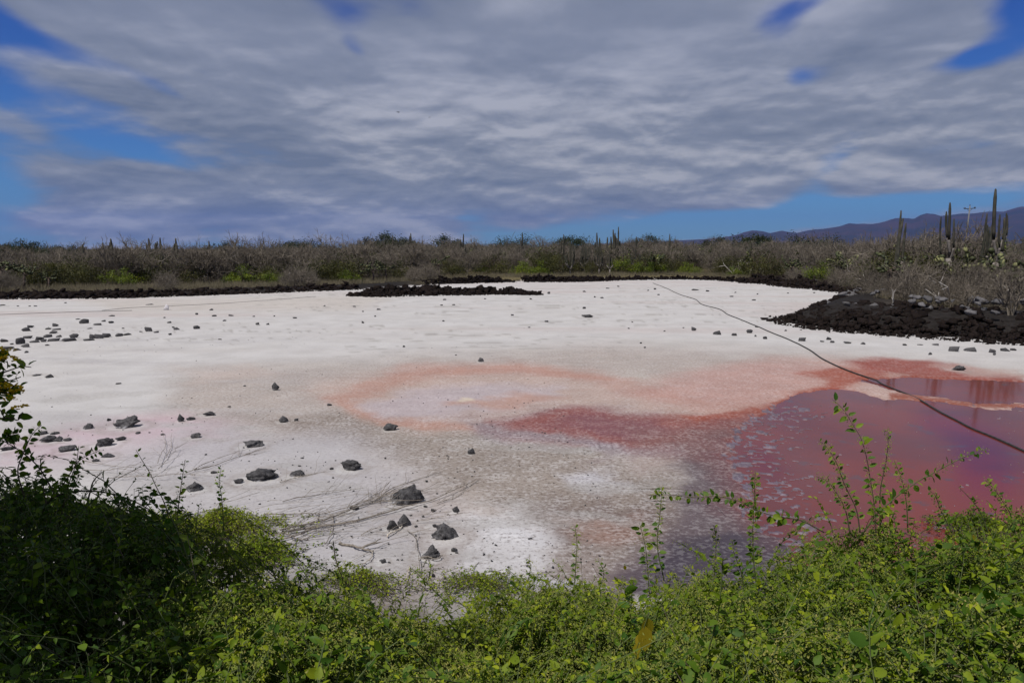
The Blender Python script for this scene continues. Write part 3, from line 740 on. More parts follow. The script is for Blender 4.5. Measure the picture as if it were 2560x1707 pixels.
# grit: crumbs of stone and salt nobody would count
gr_ = np.random.default_rng(5)
def scatter_lumps(name, pts, sizes, mat, seed, squash=0.6):
    base = []
    for k in range(4):
        V, Fc = hull_rock(300 + seed + k, n=7, sub=0)
        V = V / (V.max(0) - V.min(0)); V[:, 2] -= V[:, 2].min() + 0.15
        base.append((V, Fc))
    r = np.random.default_rng(seed)
    VV, FF, off = [], [], 0
    for k in range(4):
        sel = np.arange(len(pts)) % 4 == k
        p, s = pts[sel], sizes[sel]
        V, Fc = base[k]
        a = r.uniform(0, 6.28, len(p)); tl = r.normal(0, 0.35, len(p))
        ca_, sa_ = np.cos(a), np.sin(a)
        sc_ = np.stack([s * r.uniform(0.8, 1.3, len(p)), s * r.uniform(0.7, 1.1, len(p)), s * squash * r.uniform(0.7, 1.3, len(p))], 1)
        L = V[None] * sc_[:, None, :]
        zt = L[..., 2] + L[..., 0] * tl[:, None] * 0.5
        x_ = L[..., 0] * ca_[:, None] - L[..., 1] * sa_[:, None]
        y_ = L[..., 0] * sa_[:, None] + L[..., 1] * ca_[:, None]
        W = np.stack([x_, y_, zt], -1) + p[:, None, :]
        VV.append(W.reshape(-1, 3))
        FF.append((Fc[None] + (np.arange(len(p)) * len(V))[:, None, None] + off).reshape(-1, 3)); off += W.shape[0] * W.shape[1]
    return mesh_np(name, np.concatenate(VV), np.concatenate(FF), mat)
vv_ = gr_.uniform(790, 1460, 1500); uu_ = gr_.uniform(0, 1500, 1500)
pts = np.array([P(a, b, 0.0) for a, b in zip(uu_, vv_)])
keep = (fbm(pts[:, 0] * 0.6, pts[:, 1] * 0.6, 77) > 0.47)
pts = pts[keep]; pts[:, 2] = ground_z(pts[:, 0], pts[:, 1])
o = obj('gravel', scatter_lumps('gravel', pts, gr_.uniform(0.010, 0.032, len(pts)), M_basalt, 6)); tag(o, 'scattered dark grit and pebbles lying over the pale salt crust', kind='stuff')

# ------------------------------------------------------------------ black lava: shore, spit, headland
def along(poly, step, closed=False):
    out = []
    p = [np.array(q, float) for q in poly]
    for a, b in zip(p[:-1], p[1:]):
        L = np.linalg.norm(b - a); n = max(1, int(L / step))
        for k in range(n): out.append(a + (b - a) * k / n)
    return np.array(out)
def lava_run(label, px, width, height, n, size, seed, parts=0, top_pale=0.0, name='lava_ridge', hpow=0.8, cat='lava rock'):
    """a low ridge of broken lava following a shoreline given as foot points"""
    r = np.random.default_rng(seed)
    line = along([P(u, v)[:2] for u, v in px], 0.14)
    root = empty(name, (line[len(line) // 2][0], line[len(line) // 2][1], 0))
    tag(root, label, cat, 'black lava ridges round the salt pan')
    loc = np.array(root.location)
    # the solid body under the loose blocks
    tang = np.gradient(line, axis=0); tang /= np.linalg.norm(tang, axis=1)[:, None] + 1e-9
    nrm = np.stack([-tang[:, 1], tang[:, 0]], 1)
    s = np.linspace(0, 1, len(line))
    wv_ = width(s) if callable(width) else np.full(len(s), width)
    hv2 = height(s) if callable(height) else np.full(len(s), height)
    m = 34
    cr_ = np.linspace(-0.15, 1.0, m)
    Vb = []
    for k, c in enumerate(cr_):
        q = line + nrm * (wv_ * c)[:, None]
        prof = np.clip(smooth(np.full(len(s), c), -0.15, 0.6), 0, 1) * (1 - 0.5 * smooth(np.full(len(s), c), 0.5, 1.0))
        z = hv2 * prof * (0.25 + 1.45 * fbm(q[:, 0] * 1.1, q[:, 1] * 1.1, seed, 4)) - 0.13 + 0.16 * (fbm(q[:, 0] * 5, q[:, 1] * 5, seed + 5, 3) - 0.5)
        q = q + (fbm(q[:, 0] * 2, q[:, 1] * 2, seed + 9)[:, None] - 0.5) * nrm * 0.35
        Vb.append(np.stack([q[:, 0], q[:, 1], z], 1))
    ii = np.arange(m * len(line)).reshape(m, len(line))
    Q = np.stack([ii[:-1, :-1], ii[:-1, 1:], ii[1:, 1:], ii[1:, :-1]], -1).reshape(-1, 4)
    obj('lava_body', mesh_np('lava_body', np.concatenate(Vb) - loc, Q, M_lava), root)
    # blocks
    k = r.integers(0, len(line), n); c = r.uniform(-0.22, 1.0, n) ** 1.0
    q = line[k] + nrm[k] * (wv_[k] * c)[:, None] + r.normal(0, 0.15, (n, 2))
    prof = smooth(c, -0.15, 0.6) * (1 - 0.5 * smooth(c, 0.5, 1.0))
    z = hv2[k] * prof * (0.25 + 1.45 * fbm(q[:, 0] * 1.1, q[:, 1] * 1.1, seed, 4)) - 0.04
    z = np.maximum(z, 0.0) - 0.02
    sz = size * r.gamma(2.2, 0.42, n)
    sz = np.clip(sz, size * 0.3, size * 3.0) * np.where(c < 0, 0.6, 1.0)
    pts = np.stack([q[:, 0], q[:, 1], z], 1)
    pale = (c > 0.52) & (r.uniform(size=n) < top_pale)
    front = (c < 0.8)
    order = np.argsort(-sz * np.where(front, 1.0, 0.2))
    chosen = order[:parts]
    rest = np.setdiff1d(np.arange(n), chosen)
    for i in chosen:
        me = LAVA_PALE[i % 6] if pale[i] else LAVA[i % 6]
        sc = sz[i]
        obj('lava_block', me, root, tuple(pts[i] - loc), (r.uniform(-0.4, 0.4), r.uniform(-0.4, 0.4), r.uniform(0, 6.28)), (sc * r.uniform(0.9, 1.3), sc * r.uniform(0.8, 1.1), sc * r.uniform(0.6, 0.95)))
    for nm, sel, mt in (('lava_rubble', ~pale, M_lava), ('pale_rubble', pale, M_palelava)):
        rr_ = rest[sel[rest]]
        if len(rr_):
            g = obj(nm, scatter_lumps(nm, pts[rr_] - loc, sz[rr_], mt, seed + 3, 0.75), root); g['kind'] = 'stuff'
    return root
LAVA, LAVA_PALE = [], []
for k in range(6):
    V, Fc = hull_rock(200 + k, n=10, sub=1, amp=0.75)
    V = V / (V.max(0) - V.min(0)); V[:, 2] -= V[:, 2].min() + 0.1
    LAVA.append(mesh_np('lava_block', V, Fc, M_lava)); LAVA_PALE.append(mesh_np('lava_block', V, Fc, M_palelava))
bell = lambda s: np.sin(np.clip(s, 0, 1) * math.pi) ** 0.5
lava_run('long low black lava shore below the scrub at the far left', [(-260, 749), (0, 747), (300, 745), (520, 738), (700, 731), (900, 723)], 2.6, lambda s: 0.30 - 0.14 * s, 5200, 0.17, 21)
lava_run('black lava spit tapering to a point in the middle of the far pan', [(880, 741), (950, 741), (1040, 738), (1150, 737), (1240, 736), (1300, 737), (1350, 738)], lambda s: 5.5 * (1 - s) ** 0.7 * smooth(s, -0.06, 0.25) + 0.25, lambda s: 0.38 * (1 - s) ** 0.55 * smooth(s, -0.05, 0.32) + 0.03, 4200, 0.16, 22, 60)
lava_run('thin black lava reef behind the spit', [(1070, 711), (1140, 709), (1220, 707), (1290, 705)], 3.0, lambda s: 0.34 * bell(s) + 0.05, 1300, 0.17, 23)
lava_run('black lava shelf at the middle of the far shore', [(1310, 705), (1380, 705), (1460, 704), (1540, 701)], 3.2, lambda s: 0.34 * (1 - s) ** 0.5 + 0.06, 1500, 0.18, 24)
lava_run('low broken lava edge under bright green bushes of the far shore', [(1540, 701), (1640, 699), (1720, 699), (1790, 701), (1860, 706)], 2.2, 0.22, 1400, 0.17, 25)
lava_run('black lava bank stepping down to the inner salt bay', [(1855, 707), (1920, 710), (1962, 716), (2040, 723), (2110, 731), (2190, 742)], 3.2, 0.5, 3200, 0.18, 26, 60, 0.03)
lava_run('big black lava headland with pale crusted rocks on top', [(2225, 742), (2165, 745), (2095, 757), (2050, 775), (2005, 792), (1972, 801), (2010, 811), (2060, 818), (2110, 824), (2180, 830), (2240, 835), (2300, 839), (2370, 843), (2430, 847), (2500, 850), (2570, 855), (2700, 862), (2900, 874)],
         lambda s: 0.35 + 4.4 * smooth(s, 0.42, 0.72), lambda s: 0.10 + 0.30 * smooth(s, 0.34, 0.5) + 0.30 * smooth(s, 0.5, 0.7) + 0.5 * smooth(s, 0.0, 0.06) * (1 - smooth(s, 0.12, 0.3)), 17000, 0.15, 27, 290, 0.22, name='lava_headland')
# pale crusted rocks on the scrubland behind the headland
r_ = np.random.default_rng(64)
pr = []
for k in range(110):
    u = r_.uniform(2080, 2620); v = r_.uniform(742, 778) if k % 2 else r_.uniform(705, 745)
    z = 0.95 if v > 742 else 0.85
    q = P(u, v, z)
    pr.append((q[0], q[1], u, v))
pr.sort(key=lambda a: a[2])
pts = np.array([(a, b, 0) for a, b, _, _ in pr]); 
keep = sdist(pts[:, 0], pts[:, 1], PAN) > 1.2
pts = pts[keep]; pts[:, 2] = ground_z(pts[:, 0], pts[:, 1]) + 0.25 * (pts[:, 1] < 32)
root = empty('rock_pile', tuple(pts[len(pts) // 2])); tag(root, 'loose pile of white crusted lava rocks behind the black headland', 'rock pile', 'pale rocks above the headland')
for k, p in enumerate(pts):
    s_ = r_.uniform(0.14, 0.38)
    o = obj('rock', LAVA_PALE[k % 6], root, tuple(p - np.array(root.location)), (r_.uniform(-.4, .4), r_.uniform(-.4, .4), r_.uniform(0, 6.28)), (s_ * 1.3, s_, s_ * 0.7))

# salt rims and stains round the larger stones
gme = bpy.data.objects['ground'].data
arr = np.zeros(len(gme.vertices) * 4, np.float32); gme.attributes['tone'].data.foreach_get('color', arr); arr = arr.reshape(-1, 4)
rs_ = np.random.default_rng(4)
for (u, vb, w_, h_, lab, sd_, peak) in BIG:
    p = P(u, vb); rad_ = max(w_ * math.hypot(p[1], CAM_H) / F * 0.5, 0.05)
    dx, dy = GX - p[0] + 0.03, GY - (p[1] + rad_ * 0.3)
    near_ = (np.abs(dx) < rad_ * 4) & (np.abs(dy) < rad_ * 4)
    d_ = np.sqrt(dx[near_] ** 2 + (dy[near_] * 0.9) ** 2) / rad_ + (fbm(GX[near_] * 3 / rad_ * 0.3, GY[near_] * 3 / rad_ * 0.3, sd_, 3) - 0.5) * 1.4
    m1 = smooth(d_, 1.6, 0.9) * 0.4; m2 = smooth(np.abs(d_ - 1.9), 0.5, 0.1) * 0.35
    arr[near_, :3] = arr[near_, :3] * (1 - m1[:, None]) + C(218, 216, 214) * m1[:, None]
    arr[near_, :3] = arr[near_, :3] * (1 - m2[:, None]) + C(160, 150, 144) * m2[:, None]
gme.attributes['tone'].data.foreach_set('color', arr.ravel())
# ------------------------------------------------------------------ tubes, sticks, hose, pole, birds
def tube_np(path, rad, n=6, cap=True):
    """one bent tube: path (k,3), rad scalar or (k,)"""
    p = np.asarray(path, float); k = len(p)
    rad = np.full(k, rad) if np.isscalar(rad) else np.asarray(rad)
    t = np.gradient(p, axis=0); t /= np.linalg.norm(t, axis=1)[:, None] + 1e-9
    up = np.array([0, 0, 1.0]) if abs(t[:, 2]).mean() < 0.8 else np.array([1.0, 0, 0])
    s = np.cross(t, up); s /= np.linalg.norm(s, axis=1)[:, None] + 1e-9
    b = np.cross(s, t)
    a = np.linspace(0, 2 * math.pi, n, endpoint=False)
    V = p[:, None] + rad[:, None, None] * (np.cos(a)[None, :, None] * s[:, None] + np.sin(a)[None, :, None] * b[:, None])
    V = V.reshape(-1, 3)
    i = np.arange(k * n).reshape(k, n)
    Fq = np.stack([i[:-1], np.roll(i[:-1], -1, 1), np.roll(i[1:], -1, 1), i[1:]], -1).reshape(-1, 4)
    if cap:
        V = np.vstack([V, p[0], p[-1]])
        c0, c1 = k * n, k * n + 1
        F0 = np.stack([np.full(n, c0), np.roll(i[0], -1), i[0], i[0]], -1)[:, :3]
        F1 = np.stack([np.full(n, c1), i[-1], np.roll(i[-1], -1)], -1)
        return V, Fq, np.vstack([F0, F1])
    return V, Fq, np.zeros((0, 3), int)
def join_tubes(lst):
    V, Q, T, off = [], [], [], 0
    for v, q, t in lst:
        V.append(v); Q.append(q + off); T.append(t + off); off += len(v)
    return np.concatenate(V), [np.concatenate(Q), np.concatenate(T)]
def bend(pts, n=24, jit=0.0, seed=0):
    """smooth curve through points"""
    p = np.asarray(pts, float); d = np.concatenate([[0], np.cumsum(np.linalg.norm(np.diff(p, axis=0), axis=1))])
    s = np.linspace(0, d[-1], n)
    out = np.zeros((n, 3))
    if len(p) < 3:
        for k in range(3): out[:, k] = np.interp(s, d, p[:, k])
    else:
        m = np.gradient(p, d, axis=0)
        j = np.clip(np.searchsorted(d, s, 'right') - 1, 0, len(p) - 2)
        h = (d[j + 1] - d[j]); t = (s - d[j]) / h
        for k in range(3):
            out[:, k] = ((2 * t**3 - 3 * t**2 + 1) * p[j, k] + (t**3 - 2 * t**2 + t) * h * m[j, k] + (-2 * t**3 + 3 * t**2) * p[j + 1, k] + (t**3 - t**2) * h * m[j + 1, k])
    if jit: out += np.random.default_rng(seed).normal(0, jit, out.shape)
    return out

M_hose = plain_material('weathered_black_hose', (0.018, 0.018, 0.018), (0.05, 0.048, 0.046), 20, 0.6, 0.1)
hose_px = [(1632, 708), (1668, 722), (1700, 737), (1738, 749), (1764, 765), (1796, 773), (1822, 788), (1858, 802), (1895, 818), (1932, 834), (1972, 850), (2000, 863), (2028, 878), (2052, 896), (2090, 915), (2135, 933),
           (2190, 952), (2245, 974), (2290, 992), (2325, 1012), (2352, 1028), (2392, 1048), (2430, 1068), (2480, 1088), (2530, 1110), (2600, 1142), (2760, 1205)]
hp_ = bend([P(u, v, 0.0) for u, v in hose_px], 220)
hz = ground_z(hp_[:, 0], hp_[:, 1])
um, vm_ = PX(hp_[:, 0], hp_[:, 1], hp_[:, 2])
hp_[:, 2] = np.where(um > 2200, -0.018, hz + 0.02)
V, Q = join_tubes([tube_np(hp_, 0.018, 8)])
o = obj('hose', mesh_np('hose', V, Q, M_hose, True))
tag(o, 'long black hose snaking from the far shore across the salt into the red pool', 'hose')
for nm, pp, rd, lab in (('cable', [(-60, 788), (0, 786), (120, 782), (250, 778), (330, 776)], 0.011, 'thin dark cable lying along the far left salt'),
                        ('cable', [(255, 776), (330, 769), (420, 765), (560, 758), (700, 748), (790, 741)], 0.010, 'faint thin cable running towards the far left lava shore')):
    q = bend([P(u, v, 0.012) for u, v in pp], 60); V, Q = join_tubes([tube_np(q, rd, 6)])
    tag(obj(nm, mesh_np(nm, V, Q, M_hose, True)), lab, 'cable')

def branch_obj(name, px, r0, r1, label, cat, mat, twigs=8, seed=1, lift=0.03, tl=0.35, group=None, tr=None):
    r = np.random.default_rng(seed)
    pts = np.array([P(u, v, 0.0) for u, v in px])
    pts[:, 2] = ground_z(pts[:, 0], pts[:, 1]) + lift * (0.4 + r.uniform(0, 1, len(pts)))
    q = bend(pts, 40); q += np.cumsum(r.normal(0, 0.004, q.shape), axis=0) * [1, 1, 0.3]
    q[:, 2] = np.maximum(q[:, 2], ground_z(q[:, 0], q[:, 1]) + 0.4 * r0)
    root = empty(name, tuple(q[0])); tag(root, label, cat, group)
    b0 = np.array(root.location)
    V, Q = join_tubes([tube_np(q - b0, np.linspace(r0 * 0.8, r1 * 0.8, 40), 6)])
    obj('stem', mesh_np('stem', V, Q, mat, True), root)
    if twigs:
        L = []
        for k in range(twigs):
            i = r.integers(3, 36); d = q[min(i + 2, 39)] - q[i - 2]; d /= np.linalg.norm(d)
            a = r.choice([-1, 1]) * r.uniform(0.3, 1.0)
            d2 = np.array([d[0] * math.cos(a) - d[1] * math.sin(a), d[0] * math.sin(a) + d[1] * math.cos(a), r.uniform(0.0, 0.5)])
            ln = tl * r.uniform(0.4, 1.3)
            t_ = np.linspace(0, 1, 7)[:, None]
            tw = q[i] + d2 * ln * t_ + np.cumsum(r.normal(0, ln * 0.02, (7, 3)), axis=0)
            tw[:, 2] = np.maximum(tw[:, 2], 0.005)
            L.append(tube_np(tw - b0, np.linspace(r1 * 1.2, r1 * 0.4, 7), 4))
            if r.random() < 0.6:
                d3 = d2 + r.normal(0, 0.5, 3); d3[2] = abs(d3[2]) * 0.5
                tw2 = tw[3] + d3 * ln * 0.5 * t_
                L.append(tube_np(tw2 - b0, np.linspace(r1 * 0.8, r1 * 0.3, 7), 4))
        V, Q = join_tubes(L); g = obj('twigs', mesh_np('twigs', V, Q, mat), root); g['kind'] = 'stuff'
    return root
Z5 = lambda lst: [(500 + a / 2.704, 880 + b / 2.704) for a, b in lst]
G = 'fallen branches on the near salt'
BR = [([(540, 1225), (760, 1170), (900, 1130), (1050, 1075), (1180, 1020), (1300, 940), (1480, 870), (1640, 825)], .011, .003, 'long thin fallen branch passing behind the tall peaked rock', M_wood, 9),
 ([(600, 1235), (820, 1190), (1050, 1150), (1200, 1110), (1380, 1065), (1560, 1010), (1700, 960), (1860, 880)], .016, .003, 'thickest long fallen branch running up past the tall peaked rock', M_wood, 8),
 ([(-40, 810), (0, 800), (200, 730), (300, 690), (420, 652)], .007, .003, 'single thin branch reaching up towards the brick shaped stone', M_wood, 5),
 ([(560, 1020), (700, 995), (900, 965), (1080, 942)], .006, .002, 'thin straight branch above the vine tips', M_wood, 6),
 ([(540, 890), (700, 845), (800, 820), (900, 812)], .006, .002, 'short thin branch below the flat angular stone', M_wood, 5),
 ([(430, 1120), (650, 1118), (800, 1108), (1000, 1060), (1180, 990)], .008, .003, 'curved branch between vine tips and peaked rock', M_wood, 12),
 ([(940, 1310), (990, 1318), (1050, 1345), (1100, 1360), (1150, 1376)], .016, .011, 'short thick dark stick lying just above the vines', M_wood, 1),
 ([(1165, 1365), (1160, 1400), (1140, 1430), (1100, 1450)], .006, .006, 'small curved twig at the end of the thick stick', M_palewood, 0),
 ([(1268, 1262), (1290, 1235), (1330, 1208), (1372, 1178)], .010, .008, 'pale broken stick leaning on the split stone', M_palewood, 0),
 ([(845, 1315), (875, 1275), (895, 1230), (900, 1170), (905, 1110)], .006, .003, 'thin forked twig standing up from the fallen branches', M_wood, 4),
 ([(1400, 1222), (1440, 1260), (1460, 1310), (1470, 1400), (1472, 1500)], .006, .004, 'long bowed twig curving down between the blocky and wedge rocks', M_wood, 2),
 ([(680, 1235), (850, 1232), (1050, 1237), (1290, 1242)], .004, .002, 'hair thin straight twig below the fallen branches', M_wood, 3),
 ([(480, 1300), (640, 1262), (760, 1215), (900, 1170), (1050, 1160)], .011, .003, 'fallen branch nearest the sunny vines, thick at its root', M_wood, 8),
 ([(420, 1270), (560, 1260), (660, 1290), (740, 1245), (850, 1200)], .007, .003, 'kinked fallen branch half under the low vine patch', M_wood, 8),
 ([(380, 1200), (520, 1170), (640, 1190), (760, 1160), (880, 1130)], .006, .002, 'twiggy fallen branch beside the low vine patch', M_wood, 8),
 ([(1490, 1395), (1530, 1400), (1570, 1412), (1620, 1392)], .010, .007, 'dark crooked stick under the wedge rock', M_wood, 0),
 ([(1395, 1560), (1405, 1500), (1415, 1455)], .007, .006, 'pale upright stick among vine tips near the wedge rock', M_palewood, 0),
 ([(1600, 1035), (1750, 985), (1800, 950), (1860, 905), (1900, 880)], .005, .002, 'thin branch tip reaching out over the speckled crust', M_wood, 5),
]
for k, (px, r0, r1, lab, mat, tw) in enumerate(BR):
    branch_obj('fallen_branch' if r0 > 0.006 and tw else 'stick', Z5(px), r0, r1, lab, 'branch' if tw else 'stick', mat, tw, 50 + k, group=G)
Z4 = lambda lst: [(a / 3.36, 840 + b / 3.36) for a, b in lst]
for k, (px, lab) in enumerate([([(700, 1080), (860, 1088), (1010, 1115), (1120, 1140), (1170, 1180)], 'thin arching dry stem before the lens shaped stone'),
        ([(690, 1150), (850, 1148), (1000, 1160), (1150, 1185)], 'thin dry stem lying below the arching one'),
        ([(1330, 1110), (1370, 1010), (1390, 930), (1372, 830)], 'hair thin upright twig on pink salt, bent at its top'),
        ([(1395, 1045), (1430, 940), (1445, 840)], 'hair thin upright twig beside the bent one'),
        ([(1330, 1150), (1430, 1070), (1520, 960)], 'slanting thin twig right of the dark vine shoot'),
        ([(1560, 1165), (1750, 1080), (1900, 1030), (2200, 945)], 'very long thin twig slanting up to the brick shaped stone'),
        ([(900, 1230), (1100, 1200), (1300, 1215), (1500, 1180), (1680, 1190)], 'tangled dry branch behind the dark vine shoot')]):
    branch_obj('twig', Z4(px), 0.006, 0.002, lab, 'twig', M_wood, 3 if k < 6 else 16, 80 + k, group='thin dry twigs at left', lift=0.06)
branch_obj('twig', [(1600, 1258), (1680, 1262), (1740, 1266), (1775, 1280), (1795, 1295)], 0.006, 0.003, 'dark forked dry twig below the horizontal vine shoot', 'twig', M_wood, 6, 99, lift=0.2)
# heap of twigs against the peaked rock
r = np.random.default_rng(9); L = []
c0 = P(965, 1258)
for k in range(36):
    a = r.normal(0.5, 0.5); ln = r.uniform(0.1, 0.45); s_ = c0 + [r.normal(0, 0.10), r.normal(0, 0.08), 0.01 + r.uniform(0, 0.1)]
    t_ = np.linspace(0, 1, 5)[:, None]
    L.append(tube_np(s_ + np.array([math.cos(a), math.sin(a), r.uniform(-0.05, 0.3)]) * ln * t_ + np.cumsum(r.normal(0, .008, (5, 3)), 0), 0.003, 4))
V, Q = join_tubes(L); o = obj('twigs', mesh_np('twigs', V, Q, M_wood)); tag(o, 'tangle of dry twigs against the tall peaked rock', kind='stuff')
# litter of fine twigs round the vine edge
L = []
for k in range(130):
    u = r.uniform(420, 1080); v = r.uniform(1220, 1420)
    if abs(v - (1320 - 0.12 * (u - 700))) > 110 * r.uniform(0.2, 1): continue
    s_ = P(u, v); a = r.normal(0.45, 0.45); ln = r.uniform(0.1, 0.5); t_ = np.linspace(0, 1, 5)[:, None]
    L.append(tube_np(s_ + [0, 0, 0.012 + r.uniform(0, 0.05)] + np.array([math.cos(a), math.sin(a), r.uniform(-0.02, 0.12)]) * ln * t_ + np.cumsum(r.normal(0, .007, (5, 3)), 0), r.uniform(0.0018, 0.0035), 3))
V, Q = join_tubes(L); o = obj('debris', mesh_np('debris', V, Q, M_wood)); tag(o, 'fine dry twig litter on the salt beside the vines', kind='stuff')

# utility pole
M_pole = plain_material('concrete_pole', (0.10, 0.10, 0.105), (0.16, 0.16, 0.16), 6, 0.8, 0.1)
M_dark = plain_material('dark_iron', (0.03, 0.03, 0.035), (0.05, 0.05, 0.055), 6, 0.6, 0.1)
yb = 150.0
pt = A(2425, 515, yb); pb = np.array([pt[0] - 0.35, yb, float(ground_z([pt[0]], [yb])[0]) - 0.3])
hh_ = pt[2] - pb[2]
root = empty('utility_pole', tuple(pb)); tag(root, 'pale utility pole with one crossarm standing far behind the scrub', 'utility pole')
V, Q = join_tubes([tube_np([(0, 0, 0), (0.17, 0, hh_ * 0.5), (0.35, 0, hh_)], np.array([0.20, 0.16, 0.12]), 10)])
obj('pole', mesh_np('pole', V, Q, M_pole, True), root)
xa = 0.33
V, Q = join_tubes([tube_np([(xa - 1.25, 0, hh_ - 0.62), (xa + 1.25, 0, hh_ - 0.50)], 0.075, 4)])
obj('crossarm', mesh_np('crossarm', V, Q, M_dark), root)
V, Q = join_tubes([tube_np([(xa - 0.6, 0, hh_ - 0.6), (xa, 0, hh_ - 1.2)], 0.04, 4), tube_np([(xa + 0.6, 0, hh_ - 0.55), (xa, 0, hh_ - 1.2)], 0.04, 4)])
obj('brace', mesh_np('brace', V, Q, M_dark), root)
for x_ in (-1.2, -0.95, 1.0, 1.2, 0.0):
    zt = hh_ - 0.56 + 0.05 * x_ if x_ else hh_
    V, Q = join_tubes([tube_np([(xa + x_, 0, zt), (xa + x_, 0, zt + 0.12), (xa + x_, 0, zt + 0.2), (xa + x_, 0, zt + 0.3)], np.array([0.05, 0.09, 0.05, 0.08]), 8)])
    obj('insulator', mesh_np('insulator', V, Q, M_dark), root)

# birds far up
def bird(u, v, dist, span, bank, label):
    p = A(u, v, dist)
    root = empty('bird', tuple(p)); tag(root, label, 'bird', 'dark seabirds in the sky')
    root.rotation_euler = (bank, 0.1, 0.7)
    s = span
    body = [(-0.20, 0), (-0.14, 0.02), (0.0, 0.035), (0.10, 0.026), (0.15, 0.022), (0.19, 0.006)]
    V, Q = join_tubes([tube_np([(a * s, 0, 0) for a, _ in body], np.array([max(b, 0.004) * s for _, b in body]), 8)])
    obj('body', mesh_np('body', V, Q, M_dark, True), root)
    for sgn in (-1, 1):
        w_ = np.array([(0.08, 0.02, 0.01), (0.10, 0.18, 0.07), (0.02, 0.36, 0.05), (-0.09, 0.52, -0.01), (-0.05, 0.34, 0.035), (-0.03, 0.17, 0.055), (-0.07, 0.02, 0.0)]) * s
        w_[:, 1] *= sgn
        lo = w_ - [0, 0, 0.006 * s]
        V = np.vstack([w_, lo]); n = 7
        Fs = [np.array([(0, 1, 5, 6), (1, 2, 4, 5), (7, 13, 12, 8), (8, 12, 11, 9)]), np.array([(2, 3, 4), (9, 11, 10)])]
        Fs.append(np.array([(i, (i + 1) % n, (i + 1) % n + n, i + n) for i in range(n)]))
        obj('wing', mesh_np('wing', V, Fs, M_dark), root)
bird(995, 281, 70.0, 0.85, 0.15, 'dark bird with spread wings high left of centre')
bird(1074, 294, 110.0, 0.6, -0.2, 'tiny dark bird right of the larger one')
bird(2366, 375, 110.0, 0.55, 0.2, 'tiny dark bird over the right hills')
# ------------------------------------------------------------------ scrub: leafless trees, cacti, bushes
M_twig = plain_material('grey_bark_twigs', (0.066, 0.055, 0.044), (0.225, 0.195, 0.162), 2.0, 0.95, 0.0)
M_trunk = plain_material('pale_bark', (0.30, 0.28, 0.26), (0.48, 0.45, 0.43), 4.0, 0.9, 0.2)
M_cactus = plain_material('cactus_skin', (0.022, 0.026, 0.017), (0.075, 0.068, 0.055), 2.2, 0.8, 0.2)
M_cactus_old = plain_material('old_cactus_bark', (0.10, 0.085, 0.080), (0.26, 0.235, 0.22), 3.0, 0.9, 0.3)
M_optrunk = plain_material('prickly_pear_bark', (0.055, 0.040, 0.033), (0.12, 0.09, 0.075), 4.0, 0.95, 0.4)
M_pad = leaf_material('cactus_pad', (0.030, 0.036, 0.018), (0.065, 0.075, 0.028), (0.20, 0.20, 0.09), 0.04, 0.65)
M_green = leaf_material('bright_bush_leaves', (0.045, 0.075, 0.006), (0.13, 0.17, 0.012), (0.26, 0.28, 0.025), 0.3, 0.6)
M_olive = leaf_material('olive_bush_leaves', (0.030, 0.032, 0.010), (0.062, 0.060, 0.016), (0.105, 0.10, 0.028), 0.25, 0.7)
M_darkleaf = leaf_material('dark_tree_leaves', (0.010, 0.018, 0.006), (0.022, 0.034, 0.010), (0.050, 0.065, 0.018), 0.2, 0.6)

def seg_mesh(name, P0, P1, R0, R1, mat, tint=None):
    """many thin three-sided twigs at once"""
    P0, P1 = np.asarray(P0), np.asarray(P1); R0, R1 = np.asarray(R0), np.asarray(R1)
    d = P1 - P0; d /= np.linalg.norm(d, axis=1)[:, None] + 1e-9
    up = np.where(np.abs(d[:, 2:3]) > 0.9, [[1.0, 0, 0]], [[0, 0, 1.0]])
    s = np.cross(d, up); s /= np.linalg.norm(s, axis=1)[:, None]; b = np.cross(s, d)
    a = np.array([0, 2.094, 4.189])
    ring = np.cos(a)[None, :, None] * s[:, None] + np.sin(a)[None, :, None] * b[:, None]
    V = np.concatenate([P0[:, None] + ring * R0[:, None, None], P1[:, None] + ring * R1[:, None, None]], 1)
    n = len(P0); base = np.arange(n)[:, None] * 6
    q = np.array([(0, 1, 4, 3), (1, 2, 5, 4), (2, 0, 3, 5)])
    Fq = (base[:, None, :] + q[None]).reshape(-1, 4)
    return mesh_np(name, V.reshape(-1, 3), Fq, mat)

def grow(r, h, spread, levels=4, n0=5, upb=0.5, thick=0.03, kids=3, shrink=0.62):
    P0, P1, R0, R1 = [], [], [], []
    def go(p, d, ln, rad, lv):
        k = 2 if lv < 2 else 1
        q = p
        for j in range(k):
            d = d + r.normal(0, 0.14, 3) + np.array([0, 0, 0.06 * upb]); d /= np.linalg.norm(d)
            q2 = q + d * ln / k
            P0.append(q); P1.append(q2); R0.append(rad * (1 - 0.3 * j / k)); R1.append(rad * (1 - 0.3 * (j + 1) / k)); q = q2
        if lv >= levels: return
        for c in range(kids if lv else n0 - 1):
            a = r.normal(0, 0.62 * spread, 3); d2 = d + a + np.array([0, 0, 0.25 * upb]); d2 /= np.linalg.norm(d2)
            st = q if r.random() < 0.5 else p + (q - p) * r.uniform(0.35, 1)
            go(st, d2, ln * shrink * r.uniform(0.75, 1.25), rad * 0.62, lv + 1)
    for k in range(n0):
        a = r.uniform(0, 6.28); t = r.uniform(0.1, 0.75) * spread
        d = np.array([math.cos(a) * t, math.sin(a) * t, 1.0]); d /= np.linalg.norm(d)
        go(np.array([r.normal(0, .05), r.normal(0, .05), -0.05]), d, h * 0.36, thick, 0)
    P0, P1 = np.array(P0), np.array(P1)
    k = h / max(P1[:, 2].max(), 0.1)
    return P0 * k, P1 * k, np.array(R0), np.array(R1)

